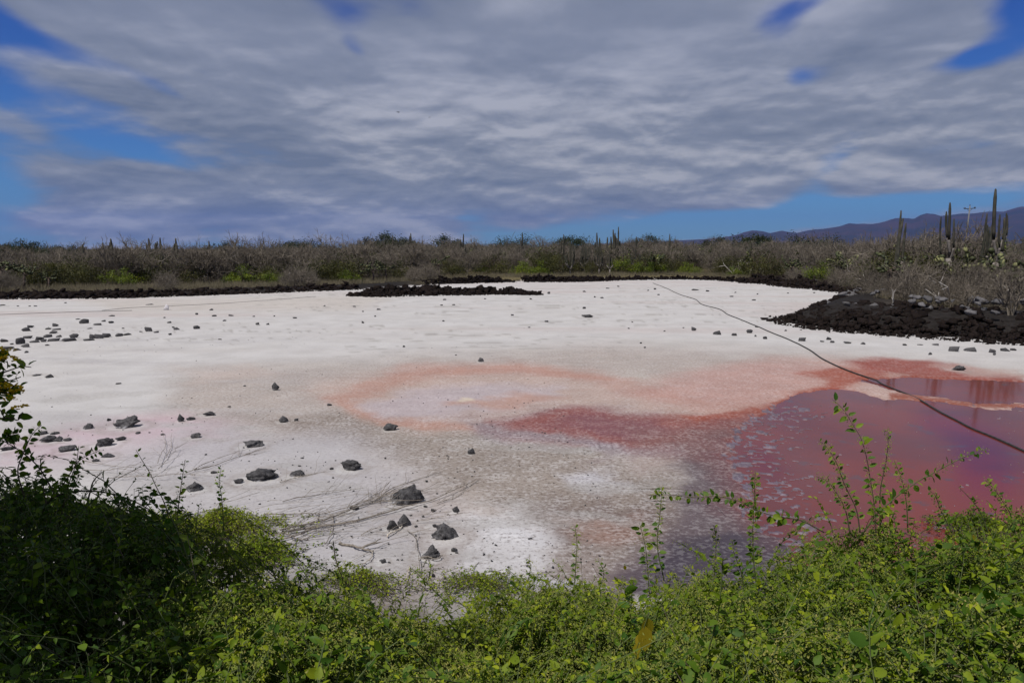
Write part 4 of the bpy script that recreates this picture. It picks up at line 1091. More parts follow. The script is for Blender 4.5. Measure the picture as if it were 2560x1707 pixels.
def leafless(seed, h, **kw):
    r = np.random.default_rng(seed)
    P0, P1, R0, R1 = grow(r, h, **kw)
    big = R0 > 0.55 * R0.max()
    return (P0, P1, R0, R1, big)
BUSHES = []   # (trunk mesh, crown mesh, joined mesh, height)
for k in range(9):
    h = 2.6 + 0.25 * k
    p0, p1, r0, r1, big = leafless(400 + k, h, spread=[0.9, 1.1, 0.8, 1.25, 1.0, 0.7, 0.95, 1.2, 0.85][k], levels=4, n0=3 + k % 3, kids=3, thick=0.045 + 0.004 * k)
    r0 = np.maximum(r0, 0.0085); r1 = np.maximum(r1, 0.006)
    BUSHES.append((seg_mesh('trunk', p0[big], p1[big], r0[big], r1[big], M_trunk if k % 3 == 0 else M_twig), seg_mesh('crown', p0[~big], p1[~big], r0[~big], r1[~big], M_twig), seg_mesh('leafless_tree', p0, p1, r0, r1, M_twig), h))
LOW = []
for k in range(5):
    p0, p1, r0, r1, big = leafless(430 + k, 1.3, spread=1.7, levels=3, n0=7, kids=3, thick=0.014, upb=0.2, shrink=0.7)
    LOW.append(seg_mesh('leafless_shrub', p0, p1, np.maximum(r0, 0.005), np.maximum(r1, 0.004), M_twig))

def leaf_quads(r, cen, size, up=0.5):
    """small folded leaves as pairs of triangles round given points"""
    n = len(cen)
    d = r.normal(size=(n, 3)); d /= np.linalg.norm(d, axis=1)[:, None]
    m = r.normal(size=(n, 3)) + [0, 0, up * 2]; m -= (m * d).sum(1)[:, None] * d; m /= np.linalg.norm(m, axis=1)[:, None]
    s = np.cross(d, m)
    a = cen - d * size[:, None] * 0.5; b = cen + d * size[:, None] * 0.5
    l = cen + s * size[:, None] * 0.3 + m * size[:, None] * 0.08; q = cen - s * size[:, None] * 0.3 + m * size[:, None] * 0.08
    V = np.stack([a, q, b, l], 1).reshape(-1, 3)
    i = np.arange(n)[:, None] * 4
    return V, np.concatenate([i + [[0, 1, 2]], i + [[0, 2, 3]]])
def leafy(seed, w_, h, n, mat, size, name='crown', clumps=26, flat=0.75):
    r = np.random.default_rng(seed)
    c = r.normal(size=(clumps, 3)); c /= np.linalg.norm(c, axis=1)[:, None]; c *= r.uniform(0.25, 0.95, (clumps, 1))
    c[:, 2] = np.abs(c[:, 2]) * flat + 0.05
    c = c * [w_ * 0.5, w_ * 0.5, h * 0.85]
    k = r.integers(0, clumps, n)
    cr = r.uniform(0.10, 0.24, clumps) * w_
    q = r.normal(size=(n, 3)); q /= np.linalg.norm(q, axis=1)[:, None]; q *= r.uniform(0.3, 1.05, (n, 1)) * [1, 1, 0.7]
    cen = c[k] + q * cr[k][:, None]
    cen[:, 2] = np.maximum(cen[:, 2] + 0.1 * h, 0.05)
    V, T = leaf_quads(r, cen, r.uniform(0.6, 1.3, n) * size)
    tint = np.repeat(np.clip(r.normal(0.45, 0.2, clumps)[k] + r.normal(0, 0.12, n), 0, 1), 4)
    return mesh_np(name, V, T, mat, False, {'tint': tint})
def stems_for(seed, w_, h):
    r = np.random.default_rng(seed)
    p0, p1, r0, r1 = grow(r, h * 0.85, spread=1.1, levels=2, n0=4, kids=3, thick=0.03)
    return seg_mesh('trunk', p0, p1, r0, r1, M_optrunk)
GREEN = [(stems_for(500 + k, 2.4, 1.6), leafy(510 + k, 2.6, 1.7, 2200, M_green, 0.085)) for k in range(4)]
OLIVE = [(stems_for(520 + k, 2.6, 1.8), leafy(530 + k, 3.0, 2.0, 2200, M_olive, 0.085)) for k in range(4)]
DARK = [(stems_for(540 + k, 6, 3.6), leafy(550 + k, 6.5, 3.3, 7500, M_darkleaf, 0.17, clumps=34, flat=0.9)) for k in range(3)]

# --- candelabra cactus
def column(r, base, top, rad, ribs=8):
    k = 7
    t = np.linspace(0, 1, k)
    p = base + (top - base) * t[:, None]
    sag = np.sin(t * math.pi)[:, None] * r.normal(0, 0.05, 3) * [1, 1, 0]
    p = p + sag
    rr_ = rad * np.array([0.8, 1.0, 0.93, 1.02, 0.95, 0.92, 0.55]) * r.uniform(0.95, 1.05, k)
    V, Q, T = tube_np(np.vstack([p, p[-1] + [0, 0, rad * 0.6]]), np.append(rr_, rad * 0.15), ribs * 2)
    n = ribs * 2
    C0 = np.vstack([p, p[-1] + [0, 0, rad * 0.6]])
    for i in range(k + 1):
        sl = slice(i * n, i * n + n)
        f = np.where(np.arange(n) % 2 == 0, 1.0, 0.72)[:, None]
        V[sl] = C0[i] + (V[sl] - C0[i]) * f
    return V, Q, T
def candelabra(seed, h, cols, spread, rad=0.075, trunk_h=0.22):
    """returns trunk tubes and a list of column tubes"""
    r = np.random.default_rng(seed)
    th = h * trunk_h
    trunk = [tube_np([(0, 0, -0.1), (0.02, 0, th * 0.5), (0, 0.02, th)], np.array([rad * 1.9, rad * 1.5, rad * 1.4]), 9)]
    out = []
    for k in range(cols):
        a = 2 * math.pi * k / cols + r.normal(0, 0.4)
        rd = spread * r.uniform(0.35, 1.0) if k else 0.0
        z0 = th * r.uniform(0.8, 1.6) if k else th * 0.95
        top = h * (1.0 if k == 0 else r.uniform(0.55, 0.92))
        b0 = np.array([math.cos(a) * rd, math.sin(a) * rd, z0 + rd * 0.7])
        if k:
            trunk.append(tube_np([(0, 0, z0 * 0.8), (math.cos(a) * rd * 0.6, math.sin(a) * rd * 0.6, z0 + rd * 0.15), tuple(b0), tuple(b0 + [0, 0, 0.1])], np.array([rad * 1.0, rad * 1.0, rad * 0.95, rad * 0.9]), 8))
        out.append(column(r, b0, np.array([b0[0] + r.normal(0, .06), b0[1] + r.normal(0, .06), top]), rad * r.uniform(0.85, 1.15)))
    return trunk, out
CAND = []
for k in range(7):
    h = [3.6, 4.2, 3.2, 4.6, 3.9, 5.0, 3.4][k]
    tr, cs_ = candelabra(600 + k, h, [6, 9, 5, 7, 11, 4, 8][k], [0.7, 0.9, 0.5, 0.6, 1.1, 0.35, 0.8][k])
    V1, F1 = join_tubes(tr); V2, F2 = join_tubes(cs_)
    CAND.append((mesh_np('trunk', V1, F1, M_cactus_old), mesh_np('columns', V2, F2, M_cactus), h))

# --- tree prickly pear
def pad_np(r, base, d, m, L):
    """one flat oval pad"""
    d = d / np.linalg.norm(d); m = m - (m @ d) * d; m /= np.linalg.norm(m); s = np.cross(d, m)
    a = np.linspace(0, 2 * math.pi, 10, endpoint=False)
    rx = 0.36 * (1 + 0.12 * np.sin(a)); 
    ring = base + (0.5 * L) * d + (L * 0.5 * np.sin(a))[:, None] * d + (L * rx * np.cos(a))[:, None] * s
    c1 = base + 0.5 * L * d + m * L * 0.07; c2 = base + 0.5 * L * d - m * L * 0.07
    V = np.vstack([ring, c1, c2]); i = np.arange(10); j = (i + 1) % 10
    return V, np.vstack([np.stack([i, j, np.full(10, 10)], 1), np.stack([j, i, np.full(10, 11)], 1)])
def opuntia(seed, h, chains=9, depth=4, L=0.32):
    r = np.random.default_rng(seed)
    th = h * 0.48
    bendx, bendy = r.normal(0, 0.12, 2)
    trunk = [tube_np([(0, 0, -0.1), (bendx * .5, bendy * .5, th * 0.5), (bendx, bendy, th)], np.array([0.13, 0.10, 0.09]), 8)]
    pads = []
    for c in range(chains):
        a = 2 * math.pi * c / chains + r.normal(0, 0.3)
        p = np.array([bendx, bendy, th * r.uniform(0.8, 1.0)])
        d = np.array([math.cos(a), math.sin(a), r.uniform(0.1, 0.9)])
        q = p + d / np.linalg.norm(d) * 0.3
        trunk.append(tube_np([tuple(p), tuple(q)], np.array([0.06, 0.045]), 6)); p = q
        for j in range(depth + r.integers(0, 2)):
            l_ = L * r.uniform(0.75, 1.15)
            m = r.normal(size=3)
            pads.append(pad_np(r, p, d, m, l_))
            dn = d / np.linalg.norm(d)
            if r.random() < 0.55:
                d3 = dn + r.normal(0, 0.6, 3); pads.append(pad_np(r, p + dn * l_ * 0.8, d3, r.normal(size=3), l_ * 0.85))
            p = p + dn * l_ * 0.92
            d = dn + r.normal(0, 0.45, 3) + [0, 0, 0.18 if p[2] < h * 0.9 else -0.4]
    return trunk, pads
def join_pads(pads, r, name='pads'):
    V = np.concatenate([p[0] for p in pads]); T = np.concatenate([p[1] + 12 * k for k, p in enumerate(pads)])
    tint = np.repeat(np.clip(r.normal(0.42, 0.25, len(pads)), 0, 1), 12)
    return mesh_np(name, V, T, M_pad, False, {'tint': tint})
OPUN = []
for k in range(6):
    h = [2.8, 3.2, 2.5, 3.5, 3.0, 2.7][k]
    tr, pd = opuntia(650 + k, h, [9, 11, 8, 10, 12, 9][k])
    V1, F1 = join_tubes(tr)
    OPUN.append((mesh_np('trunk', V1, F1, M_optrunk), join_pads(pd, np.random.default_rng(k), 'crown'), h))

# --- where things stand
placed = []
def spot_z(x, y): return float(ground_z([x], [y])[0])
def put(name, meshes, x, y, s, label, cat, group, rz=None, parts=('trunk', 'crown'), sz=None):
    z = spot_z(x, y) - 0.05
    rz = random.uniform(0, 6.28) if rz is None else rz
    if len(meshes) == 1:
        o = obj(name, meshes[0], None, (x, y, z), (0, 0, rz), (s, s, s * (sz or 1)))
        tag(o, label, cat, group)
        return o
    root = empty(name, (x, y, z), rz); root.scale = (s, s, s * (sz or 1))
    tag(root, label, cat, group)
    for n_, m_ in zip(parts, meshes): obj(n_, m_, root)
    return root
PANA = PAN
def free(x, y, clear=1.2):
    return float(sdist(np.array([x]), np.array([y]), PANA)[0]) > clear
LMK = sorted([(t_[0], t_[-1]) for t_ in []])
def near_mark(x, y):
    u = CU + F * x / y
    best = min(MARKS, key=lambda m: abs(m[0] - u))
    side = 'left' if u < best[0] - 12 else 'right' if u > best[0] + 12 else None
    return ('%s of the %s' % (side, best[1])) if side else ('by the %s' % best[1])
def size_word(s): return 'tall' if s > 0.92 else 'mid height' if s > 0.76 else 'low'
def zone(u):
    return ('far left shore' if u < 700 else 'middle left shore behind the lava spit' if u < 1200 else 'middle of the far shore' if u < 1750 else 'inner salt bay at right' if u < 2150 else 'black lava headland')
hfac = lambda u: np.interp(u, [0, 500, 1000, 1500, 2000, 2560], [0.80, 0.84, 0.96, 1.0, 1.04, 1.0])
def shore_depth(u):
    """depth at which scrub begins for a column of the picture"""
    return float(np.interp(u, [-300, 0, 300, 520, 700, 900, 1080, 1240, 1400, 1560, 1700, 1870, 1960, 2040, 2110, 2180, 2200, 2300, 2560, 3000], [39, 43, 44, 47.5, 50, 53.5, 61, 66.5, 69, 70, 71, 64, 58, 52.5, 48, 44.5, 30.5, 28.5, 26.5, 23]))
MARKS = [(20, 'round trees at the left skyline'), (110, 'low olive bush at far left'), (205, 'many armed cactus at left'), (277, 'spire topped cactus'), (372, 'open cactus on the left skyline'), (440, 'thin armed cactus at left'), (523, 'stubby cactus tip'),
         (605, 'small bright bush on the left shore'), (680, 'little yellow green bush'), (770, 'dark domed tree'), (880, 'green bush left of the spit'), (965, 'wide olive bush above the spit'), (1027, 'lone pole cactus'), (1157, 'twin cactus poles'), (1215, 'mid green bush behind the spit'),
         (1307, 'slender middle cactus'), (1365, 'dark olive tree bush'), (1410, 'short armed middle cactus'), (1493, 'dense cactus group'), (1548, 'tallest middle cactus'), (1600, 'broad bright bush'), (1675, 'thin cactus pole'), (1720, 'bush by the stone pile'), (1790, 'dark tree before the hills'),
         (1890, 'large dark green bush'), (1935, 'green bush above the bay'), (2040, 'bright lava bank bush'), (2105, 'low prickly pear by the bay'), (2150, 'sprawling prickly pear'), (2240, 'small dark prickly pear'), (2300, 'dark trunked prickly pear'), (2371, 'second tall cactus'), (2425, 'utility pole'), (2486, 'tallest cactus'), (2545, 'bright tree at the right edge')]
# 1. tall candelabra cacti seen against the sky, each where the photo has it: u, top v, depth, columns, spread
TALL = [(205, 611, 62, 8, 0.7, 'many armed candelabra cactus, leftmost against the sky'), (277, 597, 66, 7, 0.75, 'spire topped candelabra cactus on the far left skyline'), (372, 596, 70, 5, 0.8, 'open candelabra cactus with few arms on the left skyline'),
        (400, 594, 68, 6, 0.7, 'dark candelabra cactus with two tall arms on the left skyline'), (440, 596, 75, 5, 0.9, 'thin armed candelabra cactus right of the two armed one'),
        (523, 602, 80, 3, 0.5, 'stubby cactus tip poking above scrub left of centre'), (1027, 583, 95, 2, 0.3, 'lone pole cactus standing above scrub behind the lava spit'), (984, 587, 100, 2, 0.2, 'thin pole cactus left of the lone pole one'),
        (1157, 585, 90, 3, 0.6, 'pair of parallel cactus poles above the middle scrub'), (1307, 581, 95, 4, 0.7, 'slender candelabra cactus on the middle skyline'), (1410, 586, 95, 3, 0.5, 'short armed cactus on the middle skyline'),
        (1493, 582, 86, 6, 1.2, 'left cactus of the dense candelabra group at the middle'), (1533, 574, 84, 7, 1.2, 'candelabra cactus in the dense middle group'), (1548, 567, 84, 5, 0.6, 'tallest candelabra cactus of the dense middle group'),
        (1590, 592, 90, 4, 0.8, 'low candelabra cactus right of the dense middle group'), (1675, 585, 96, 2, 0.3, 'thin cactus pole right of the dense middle group'), (1880, 605, 72, 3, 0.6, 'grey candelabra cactus behind the inner bay')]
for k, (u, v, y, nc, spd, lab) in enumerate(TALL):
    top = A(u, v, y); z0 = spot_z(top[0], y); h = top[2] - z0
    tr, cs_ = candelabra(700 + k, h, nc, spd, 0.11)
    root = empty('candelabra_cactus', (top[0], y, z0 - 0.05)); tag(root, lab, 'cactus', 'candelabra cacti rising over the scrub')
    V1, F1 = join_tubes(tr); obj('trunk', mesh_np('trunk', V1, F1, M_cactus_old), root)
    for c in cs_:
        V1, F1 = join_tubes([c]); obj('column', mesh_np('column', V1, F1, M_cactus), root)
    placed.append((top[0], y))
# 2. the two big cacti at the right
def big_cactus(u0, v0, y, cols, label, seed):
    r = np.random.default_rng(seed)
    base = A(u0, v0, y); z0 = spot_z(base[0], y)
    root = empty('candelabra_cactus', (base[0], y, z0)); tag(root, label, 'cactus', 'candelabra cacti rising over the scrub')
    b0 = np.array(root.location)
    V1, F1 = join_tubes([tube_np([(0, 0, -0.1), (0.03, 0, 0.9), (-0.02, 0.05, 1.9)], np.array([0.20, 0.15, 0.14]), 12)])
    obj('trunk', mesh_np('trunk', V1, F1, M_cactus_old), root)
    for (ub, vb, ut, vt, rad, yo) in cols:
        p = A(ub, vb, y + yo) - b0; q = A(ut, vt, y + yo) - b0
        j = np.array([0, 0.02, max(p[2] - 0.7, 0.6)])
        V1, F1 = join_tubes([tube_np(bend([tuple(j), tuple((j + p) / 2 + [0, 0, -0.08]), tuple(p)], 7), np.linspace(rad * 0.9, rad * 0.8, 7), 10)])
        obj('branch', mesh_np('branch', V1, F1, M_cactus_old), root)
        V1, F1 = join_tubes([column(r, p, q, rad, 9)])
        obj('column', mesh_np('column', V1, F1, M_cactus if vt < 600 else M_cactus_old, False), root)
    placed.append((b0[0], y))
big_cactus(2486, 706, 33, [(2484, 600, 2489, 474, 0.078, 0), (2466, 640, 2464, 556, 0.05, 0.3), (2499, 620, 2500, 537, 0.05, -0.2), (2507, 600, 2511, 545, 0.055, 0.1), (2515, 590, 2516, 534, 0.055, 0.3), (2505, 630, 2515, 575, 0.06, -0.1)],
           'tallest candelabra cactus of all, far right, with one long spire', 801)
big_cactus(2371, 686, 36, [(2372, 600, 2375, 508, 0.07, 0), (2368, 595, 2366, 530, 0.062, 0.1), (2353, 640, 2353, 543, 0.045, 0.3), (2384, 620, 2385, 548, 0.05, -0.2)],
           'second tall candelabra cactus, left of the tallest, four main arms', 802)
# 3. prickly pears close enough to count the pads
near_op = [(2300, 45, 3.6, 'dark trunked prickly pear with yellow green top before the hills'), (2395, 33, 2.7, 'prickly pear with one bright pad beside the second tall cactus'), (2195, 47, 3.3, 'prickly pear leaning left over the headland scrub'),
           (2150, 52, 3.2, 'sprawling prickly pear with pale pads above the inner bay'), (2105, 56, 2.8, 'low prickly pear with yellow pads near the inner bay'), (2530, 31, 2.4, 'prickly pear with two pale pads right of the tallest cactus'),
           (2450, 38, 3.0, 'prickly pear between the two tall cacti'), (2240, 40, 2.6, 'small dark prickly pear behind the pale rocks')]
rr0 = np.random.default_rng(3)
for k, (u, y, h, lab) in enumerate(near_op):
    x = (u - CU) / F * y; z0 = spot_z(x, y)
    tr, pd = opuntia(820 + k, h, 10, 4, 0.30)
    root = empty('prickly_pear_tree', (x, y, z0)); tag(root, lab, 'cactus', 'prickly pear trees near the headland')
    V1, F1 = join_tubes(tr); obj('trunk', mesh_np('trunk', V1, F1, M_optrunk), root)
    pm = []
    for j in range(5):
        V, T = pad_np(rr0, np.zeros(3), np.array([0, 0, 1.0]), np.array([0, 1.0, 0]), 0.28 + 0.02 * j)
        pm.append(mesh_np('pad', V, T, M_pad, False, {'tint': np.full(12, [0.2, 0.45, 0.6, 0.95, 0.35][j])}))
    for j, (V, T) in enumerate(pd):
        c = V[:10].mean(0); a = V[2] + V[3]; bq = V[7] + V[8]
        d = Vector(a - bq).normalized(); m = Vector(V[10] - V[11]).normalized(); s = m.cross(d)
        M = Matrix((( s.x, m.x, d.x), (s.y, m.y, d.y), (s.z, m.z, d.z)))
        o = obj('pad', pm[(j * 3) % 5 if j % 4 else 3], root, tuple(Vector(c) - d * 0.15), M.to_euler())
    placed.append((x, y))
# 4. dark rounded trees on the skyline: u, top v, depth
for k, (u, v, y, s, lab) in enumerate([(20, 612, 130, 0.8, 'dark round tree at the extreme left skyline'), (52, 609, 125, 0.9, 'taller dark round tree second on the left skyline'), (92, 610, 128, 0.9, 'dark round tree with flat right shoulder on the left skyline'), (135, 620, 122, 0.7, 'low dark tree sloping down from the left skyline trees'),
        (185, 624, 120, 0.5, 'small dark bush right of the left skyline trees'), (770, 598, 150, 1.0, 'dark domed tree left of centre skyline'), (735, 605, 148, 0.7, 'low dark tree left of the dark dome'), (945, 590, 160, 0.95, 'dark double domed tree behind the lava spit'), (985, 594, 158, 0.85, 'dark tree merging with the double dome at its right'),
        (1015, 599, 150, 0.7, 'small dark tree right of the double dome'), (1125, 597, 170, 0.8, 'dark flat tree on the middle skyline'), (1280, 587, 170, 0.85, 'brownish dark dome standing on the middle skyline'), (1425, 593, 160, 1.1, 'wide dark tree left of the dense cactus group'), (1610, 596, 165, 1.3, 'wide dark tree right of the dense cactus group'), (1650, 600, 160, 0.9, 'low dark tree beyond the middle right scrub'),
        (1895, 586, 120, 0.9, 'green dome tree standing before the distant hills'), (1785, 600, 130, 0.8, 'dark tree left of the green dome before the hills'), (2035, 578, 110, 0.8, 'dark tree on the skyline above the inner bay'), (2545, 549, 62, 0.9, 'bright green tree at the right edge before the hills'), (580, 615, 140, 0.8, 'dark low tree on the left middle skyline'), (690, 606, 140, 0.5, 'small dark tree tip on the left middle skyline')]):
    top = A(u, v - 14, y); z0 = spot_z(top[0], y); h = top[2] - z0
    mm = DARK[k % 3] if 'green' not in lab else (GREEN[k % 4] if 'bright' in lab else DARK[k % 3])
    bh = 3.25 if mm in DARK else 1.9
    o = put('rounded_tree', mm, top[0], y, h / bh * (1.0 if mm in DARK else 1.0), lab, 'tree', 'dark rounded trees on the skyline', sz=1.0)
    placed.append((top[0], y))
# 5. bushes with leaves along the shore: u, depth offset, size, kind, label
LB = [(1890, 3, 1.5, 1, 'large dark green bush above the inner salt bay'), (1845, 2.5, 0.85, 0, 'bright green bush left of the large dark green one'), (1935, 3.5, 1.1, 1, 'green bush right of the large dark green one'), (2040, 2.5, 1.05, 0, 'bright yellow green bush at the water-worn lava bank'),
      (1720, 4, 0.9, 0, 'bright green bush behind the pile of dark stones'), (1640, 5, 1.2, 0, 'bright green bush under the dense cactus group'), (1600, 3.5, 1.0, 0, 'broad bright green bush below the middle cacti'), (1555, 6, 1.25, 0, 'tall bright green bush below the tallest middle cactus'),
      (1310, 3.5, 1.0, 0, 'yellow green bush at the grassy middle shore'), (1350, 4, 0.9, 0, 'yellow green bush right of its twin at the middle shore'), (1365, 9, 1.7, 1, 'dark olive tree bush in the middle scrub'), (1400, 7, 1.2, 1, 'dark olive bush beside the pale candelabra trunks'),
      (1240, 5, 1.2, 1, 'dark green low bush left of the yellow green one'), (1215, 8, 1.0, 0, 'mid green bush in grey scrub behind the spit'), (880, 3, 0.8, 0, 'green bush touching the shore left of the spit'), (905, 12, 1.4, 1, 'olive flat topped bush above the spit'),
      (965, 18, 1.7, 1, 'wide olive bush high in the scrub behind the spit'), (605, 5, 0.9, 0, 'small bright green bush on the far left shore'), (540, 13, 1.7, 1, 'dark olive bush in the left scrub'), (680, 4, 0.7, 0, 'little yellow green bush on the far left shore'),
      (300, 6, 0.9, 0, 'green bush below the spire topped cactus'), (245, 9, 1.0, 1, 'olive bush beside the spire topped cactus'), (365, 8, 0.9, 0, 'green bush below the two armed cactus'), (110, 5, 1.0, 1, 'wide low olive bush at the far left'), (70, 4, 0.8, 1, 'low olive bush near the left frame edge'),
      (160, 6, 0.8, 1, 'olive bush left of the small dark cactus stump'), (1480, 4, 0.8, 1, 'low olive bush behind the lava shelf'), (1520, 11, 1.5, 1, 'dark bush between the pale cactus poles'), (1780, 12, 1.3, 1, 'olive bush behind the middle right scrub'), (2330, 6, 0.8, 1, 'olive bush low behind the pale rocks'),
      (2540, 10, 0.9, 1, 'olive bush at the right frame edge'), (1130, 6, 0.9, 1, 'olive bush behind the thin lava reef'), (470, 7, 0.9, 1, 'olive bush right of the two armed cactus'), (830, 16, 1.3, 1, 'olive bush in the left middle scrub'), (1670, 14, 1.4, 1, 'dark olive bush behind the right middle scrub')]
for k, (u, dy, s, kd, lab) in enumerate(LB):
    y = shore_depth(u) + dy + 1.5; x = (u - CU) / F * y
    put('leafy_bush', (OLIVE if kd else GREEN)[k % 4], x, y, s * 1.25, lab, 'bush', 'green bushes in the scrub')
    placed.append((x, y))
# 6. prickly pears and candelabra in the belt
rs = np.random.default_rng(77)
def scatter(n, dmin, dmax, power, umin=-120, umax=2680, clear=1.3, gap=1.0, hide=False):
    out = []; tries = 0
    while len(out) < n and tries < n * 60:
        tries += 1
        u = rs.uniform(umin, umax); y0 = shore_depth(u)
        y = y0 + dmin + (dmax - dmin) * rs.uniform() ** power
        x = (u - CU) / F * y
        if not free(x, y, clear): continue
        if hide and any(y < by + 0.6 and abs(u - bu) < 20 + 26 * bs for bu, by, bs in BU): continue
        if gap and any((x - a) ** 2 + (y - b) ** 2 < gap * gap for a, b in placed[-400:]): continue
        placed.append((x, y)); out.append((x, y, u))
    return out
for k, (x, y, u) in enumerate(scatter(110, 2.0, 45, 1.1)):
    m = OPUN[k % 6]
    put('prickly_pear_tree', m[:2], x, y, rs.uniform(0.75, 1.12) * hfac(u), '%s prickly pear tree %s' % (['round crowned', 'sprawling', 'small', 'tall leaning', 'dense', 'flat topped'][k % 6], near_mark(x, y)), 'cactus', 'prickly pear trees in the scrub')
for k, (x, y, u) in enumerate(scatter(70, 3.0, 60, 0.9)):
    m = CAND[k % 7]
    put('candelabra_cactus', m[:2], x, y, rs.uniform(0.62, 0.88) * hfac(u), '%s candelabra cactus %s' % (['six armed', 'broad nine armed', 'narrow', 'tall narrow', 'crowded wide', 'slim four armed', 'low wide'][k % 7], near_mark(x, y)), 'cactus', 'candelabra cacti in the scrub', parts=('trunk', 'columns'))
# the pale dense stand of poles in the middle
for k in range(16):
    u = rs.uniform(1370, 1620); y = shore_depth(u) + rs.uniform(4, 16); x = (u - CU) / F * y
    m = CAND[rs.integers(0, 7)]
    put('candelabra_cactus', (m[0], m[1]), x, y, rs.uniform(0.7, 0.92), 'pale candelabra cactus in the dense middle stand, %s' % near_mark(x, y), 'cactus', 'pale candelabra stand', parts=('trunk', 'columns'))
    placed.append((x, y))
# 7. leafless trees: the front rows as individuals
BU = [((u_), shore_depth(u_) + dy_ + 1.5, s_) for u_, dy_, s_, kd_, lb_ in LB]
ls = scatter(285, 1.2, 30, 1.25, gap=0.9, hide=True)
for k, (x, y, u) in enumerate(ls):
    m = BUSHES[rs.integers(0, 9)]
    s = rs.uniform(0.62, 1.0) * hfac(u) * (0.82 if y - shore_depth(u) < 4 else 1.0)
    put('leafless_tree', m[:2], x, y, s * 3.1 / m[3] * rs.uniform(0.85, 1.1), '%s %s leafless tree %s' % (size_word(s), 'pale trunked' if BUSHES.index(m) % 3 == 0 else 'grey', near_mark(x, y)), 'tree', 'leafless trees in the scrub')
for k, (x, y, u) in enumerate(scatter(290, 0.8, 4.5, 1.0, gap=0.5, clear=0.9, hide=True)):
    put('leafless_shrub', (LOW[k % 5],), x, y, rs.uniform(0.7, 1.25), 'grey lava edge shrub %s' % near_mark(x, y), 'shrub', 'low leafless shrubs along the lava')
# scrub coming down onto the headland
for k in range(34):
    u = rs.uniform(2060, 2640); y = float(np.interp(u, [2060, 2200, 2350, 2640], [47, 33.5, 31.0, 29.0])) + rs.uniform(0, 3.0); x = (u - CU) / F * y
    if not free(x, y, 1.6): continue
    m = BUSHES[rs.integers(0, 9)]
    put('leafless_tree', m[:2], x, y, rs.uniform(0.5, 0.72) * 3.1 / m[3], 'low grey leafless tree behind the headland, ' + near_mark(x, y), 'tree', 'leafless trees in the scrub')
# dry saplings standing on the headland
for k, (u, y, h, lab) in enumerate([(2532, 24.0, 2.3, 'pale leafless sapling standing on the black headland at far right'), (2235, 27.5, 1.3, 'small dry sapling on top of the headland'), (2420, 27, 1.2, 'low dry shrub growing between pale rocks on the headland')]):
    x = (u - CU) / F * y
    m = BUSHES[k + 5]; put('sapling', m[:2], x, y, h / m[3], lab, 'tree', 'saplings on the headland')
# 8. what stands behind: one mass
def gn_scatter(name, srcs, pts, rots, scales, label):
    me = bpy.data.meshes.new(name); me.from_pydata([tuple(p) for p in pts], [], [])
    a = me.attributes.new('rz', 'FLOAT', 'POINT'); a.data.foreach_set('value', np.asarray(rots, np.float32))
    a = me.attributes.new('sc', 'FLOAT', 'POINT'); a.data.foreach_set('value', np.asarray(scales, np.float32))
    o = bpy.data.objects.new(name, me); COL.objects.link(o); tag(o, label, kind='stuff')
    g = bpy.data.node_groups.new(name, 'GeometryNodeTree')
    g.interface.new_socket('Geometry', in_out='INPUT', socket_type='NodeSocketGeometry')
    g.interface.new_socket('Geometry', in_out='OUTPUT', socket_type='NodeSocketGeometry')
    n_ = g.nodes; L_ = g.links
    gi = n_.new('NodeGroupInput'); go_ = n_.new('NodeGroupOutput')
    jn = n_.new('GeometryNodeJoinGeometry')
    for s in srcs:
        oi = n_.new('GeometryNodeObjectInfo'); oi.transform_space = 'ORIGINAL'; oi.inputs['Object'].default_value = s; oi.inputs['As Instance'].default_value = True
        L_.new(oi.outputs['Geometry'], jn.inputs[0])
    m2p = n_.new('GeometryNodeMeshToPoints'); L_.new(gi.outputs[0], m2p.inputs[0])
    ip = n_.new('GeometryNodeInstanceOnPoints'); L_.new(m2p.outputs[0], ip.inputs['Points']); L_.new(jn.outputs[0], ip.inputs['Instance'])
    ip.inputs['Pick Instance'].default_value = True
    r1_ = n_.new('GeometryNodeInputNamedAttribute'); r1_.data_type = 'FLOAT'; r1_.inputs[0].default_value = 'rz'
    r2_ = n_.new('GeometryNodeInputNamedAttribute'); r2_.data_type = 'FLOAT'; r2_.inputs[0].default_value = 'sc'
    cx = n_.new('ShaderNodeCombineXYZ'); L_.new(r1_.outputs[0], cx.inputs[2])
    er = n_.new('FunctionNodeEulerToRotation'); L_.new(cx.outputs[0], er.inputs[0]); L_.new(er.outputs[0], ip.inputs['Rotation'])
    L_.new(r2_.outputs[0], ip.inputs['Scale']); L_.new(ip.outputs[0], go_.inputs[0])
    md = o.modifiers.new('scatter', 'NODES'); md.node_group = g
    return o
n_far = 5200
uu = rs.uniform(-500, 3060, n_far); yy = np.array([shore_depth(a) for a in uu]) + 9 + 330 * rs.uniform(size=n_far) ** 2.3
xx = (uu - CU) / F * yy
zz_ = ground_z(xx, yy) - 0.1
ok = sdist(xx, yy, PAN) > 1.5
srcs = [c for o_ in SC.objects if o_.name in ('leafless_tree', 'leafless_tree.001', 'leafless_tree.002', 'leafless_tree.003', 'leafless_tree.004', 'leafless_tree.005') for c in o_.children if c.name.startswith('crown')]
gn_scatter('undergrowth', srcs, np.stack([xx, yy, zz_], 1)[ok], rs.uniform(0, 6.28, ok.sum()), ((0.5 + 0.62 * rs.beta(1.6, 2.0, n_far)) * (0.82 + 0.5 * fbm(xx * 0.06, yy * 0.06, 777, 2)) * np.array([hfac(a) for a in uu]))[ok], 'dense mass of grey leafless scrub reaching to the skyline')
srcs = [c for o_ in SC.objects if o_.name.startswith('leafy_bush') and not o_.name.endswith('9') for c in o_.children if c.name.startswith('crown') and c.data in [m[1] for m in OLIVE]][:3]
n2_ = 560
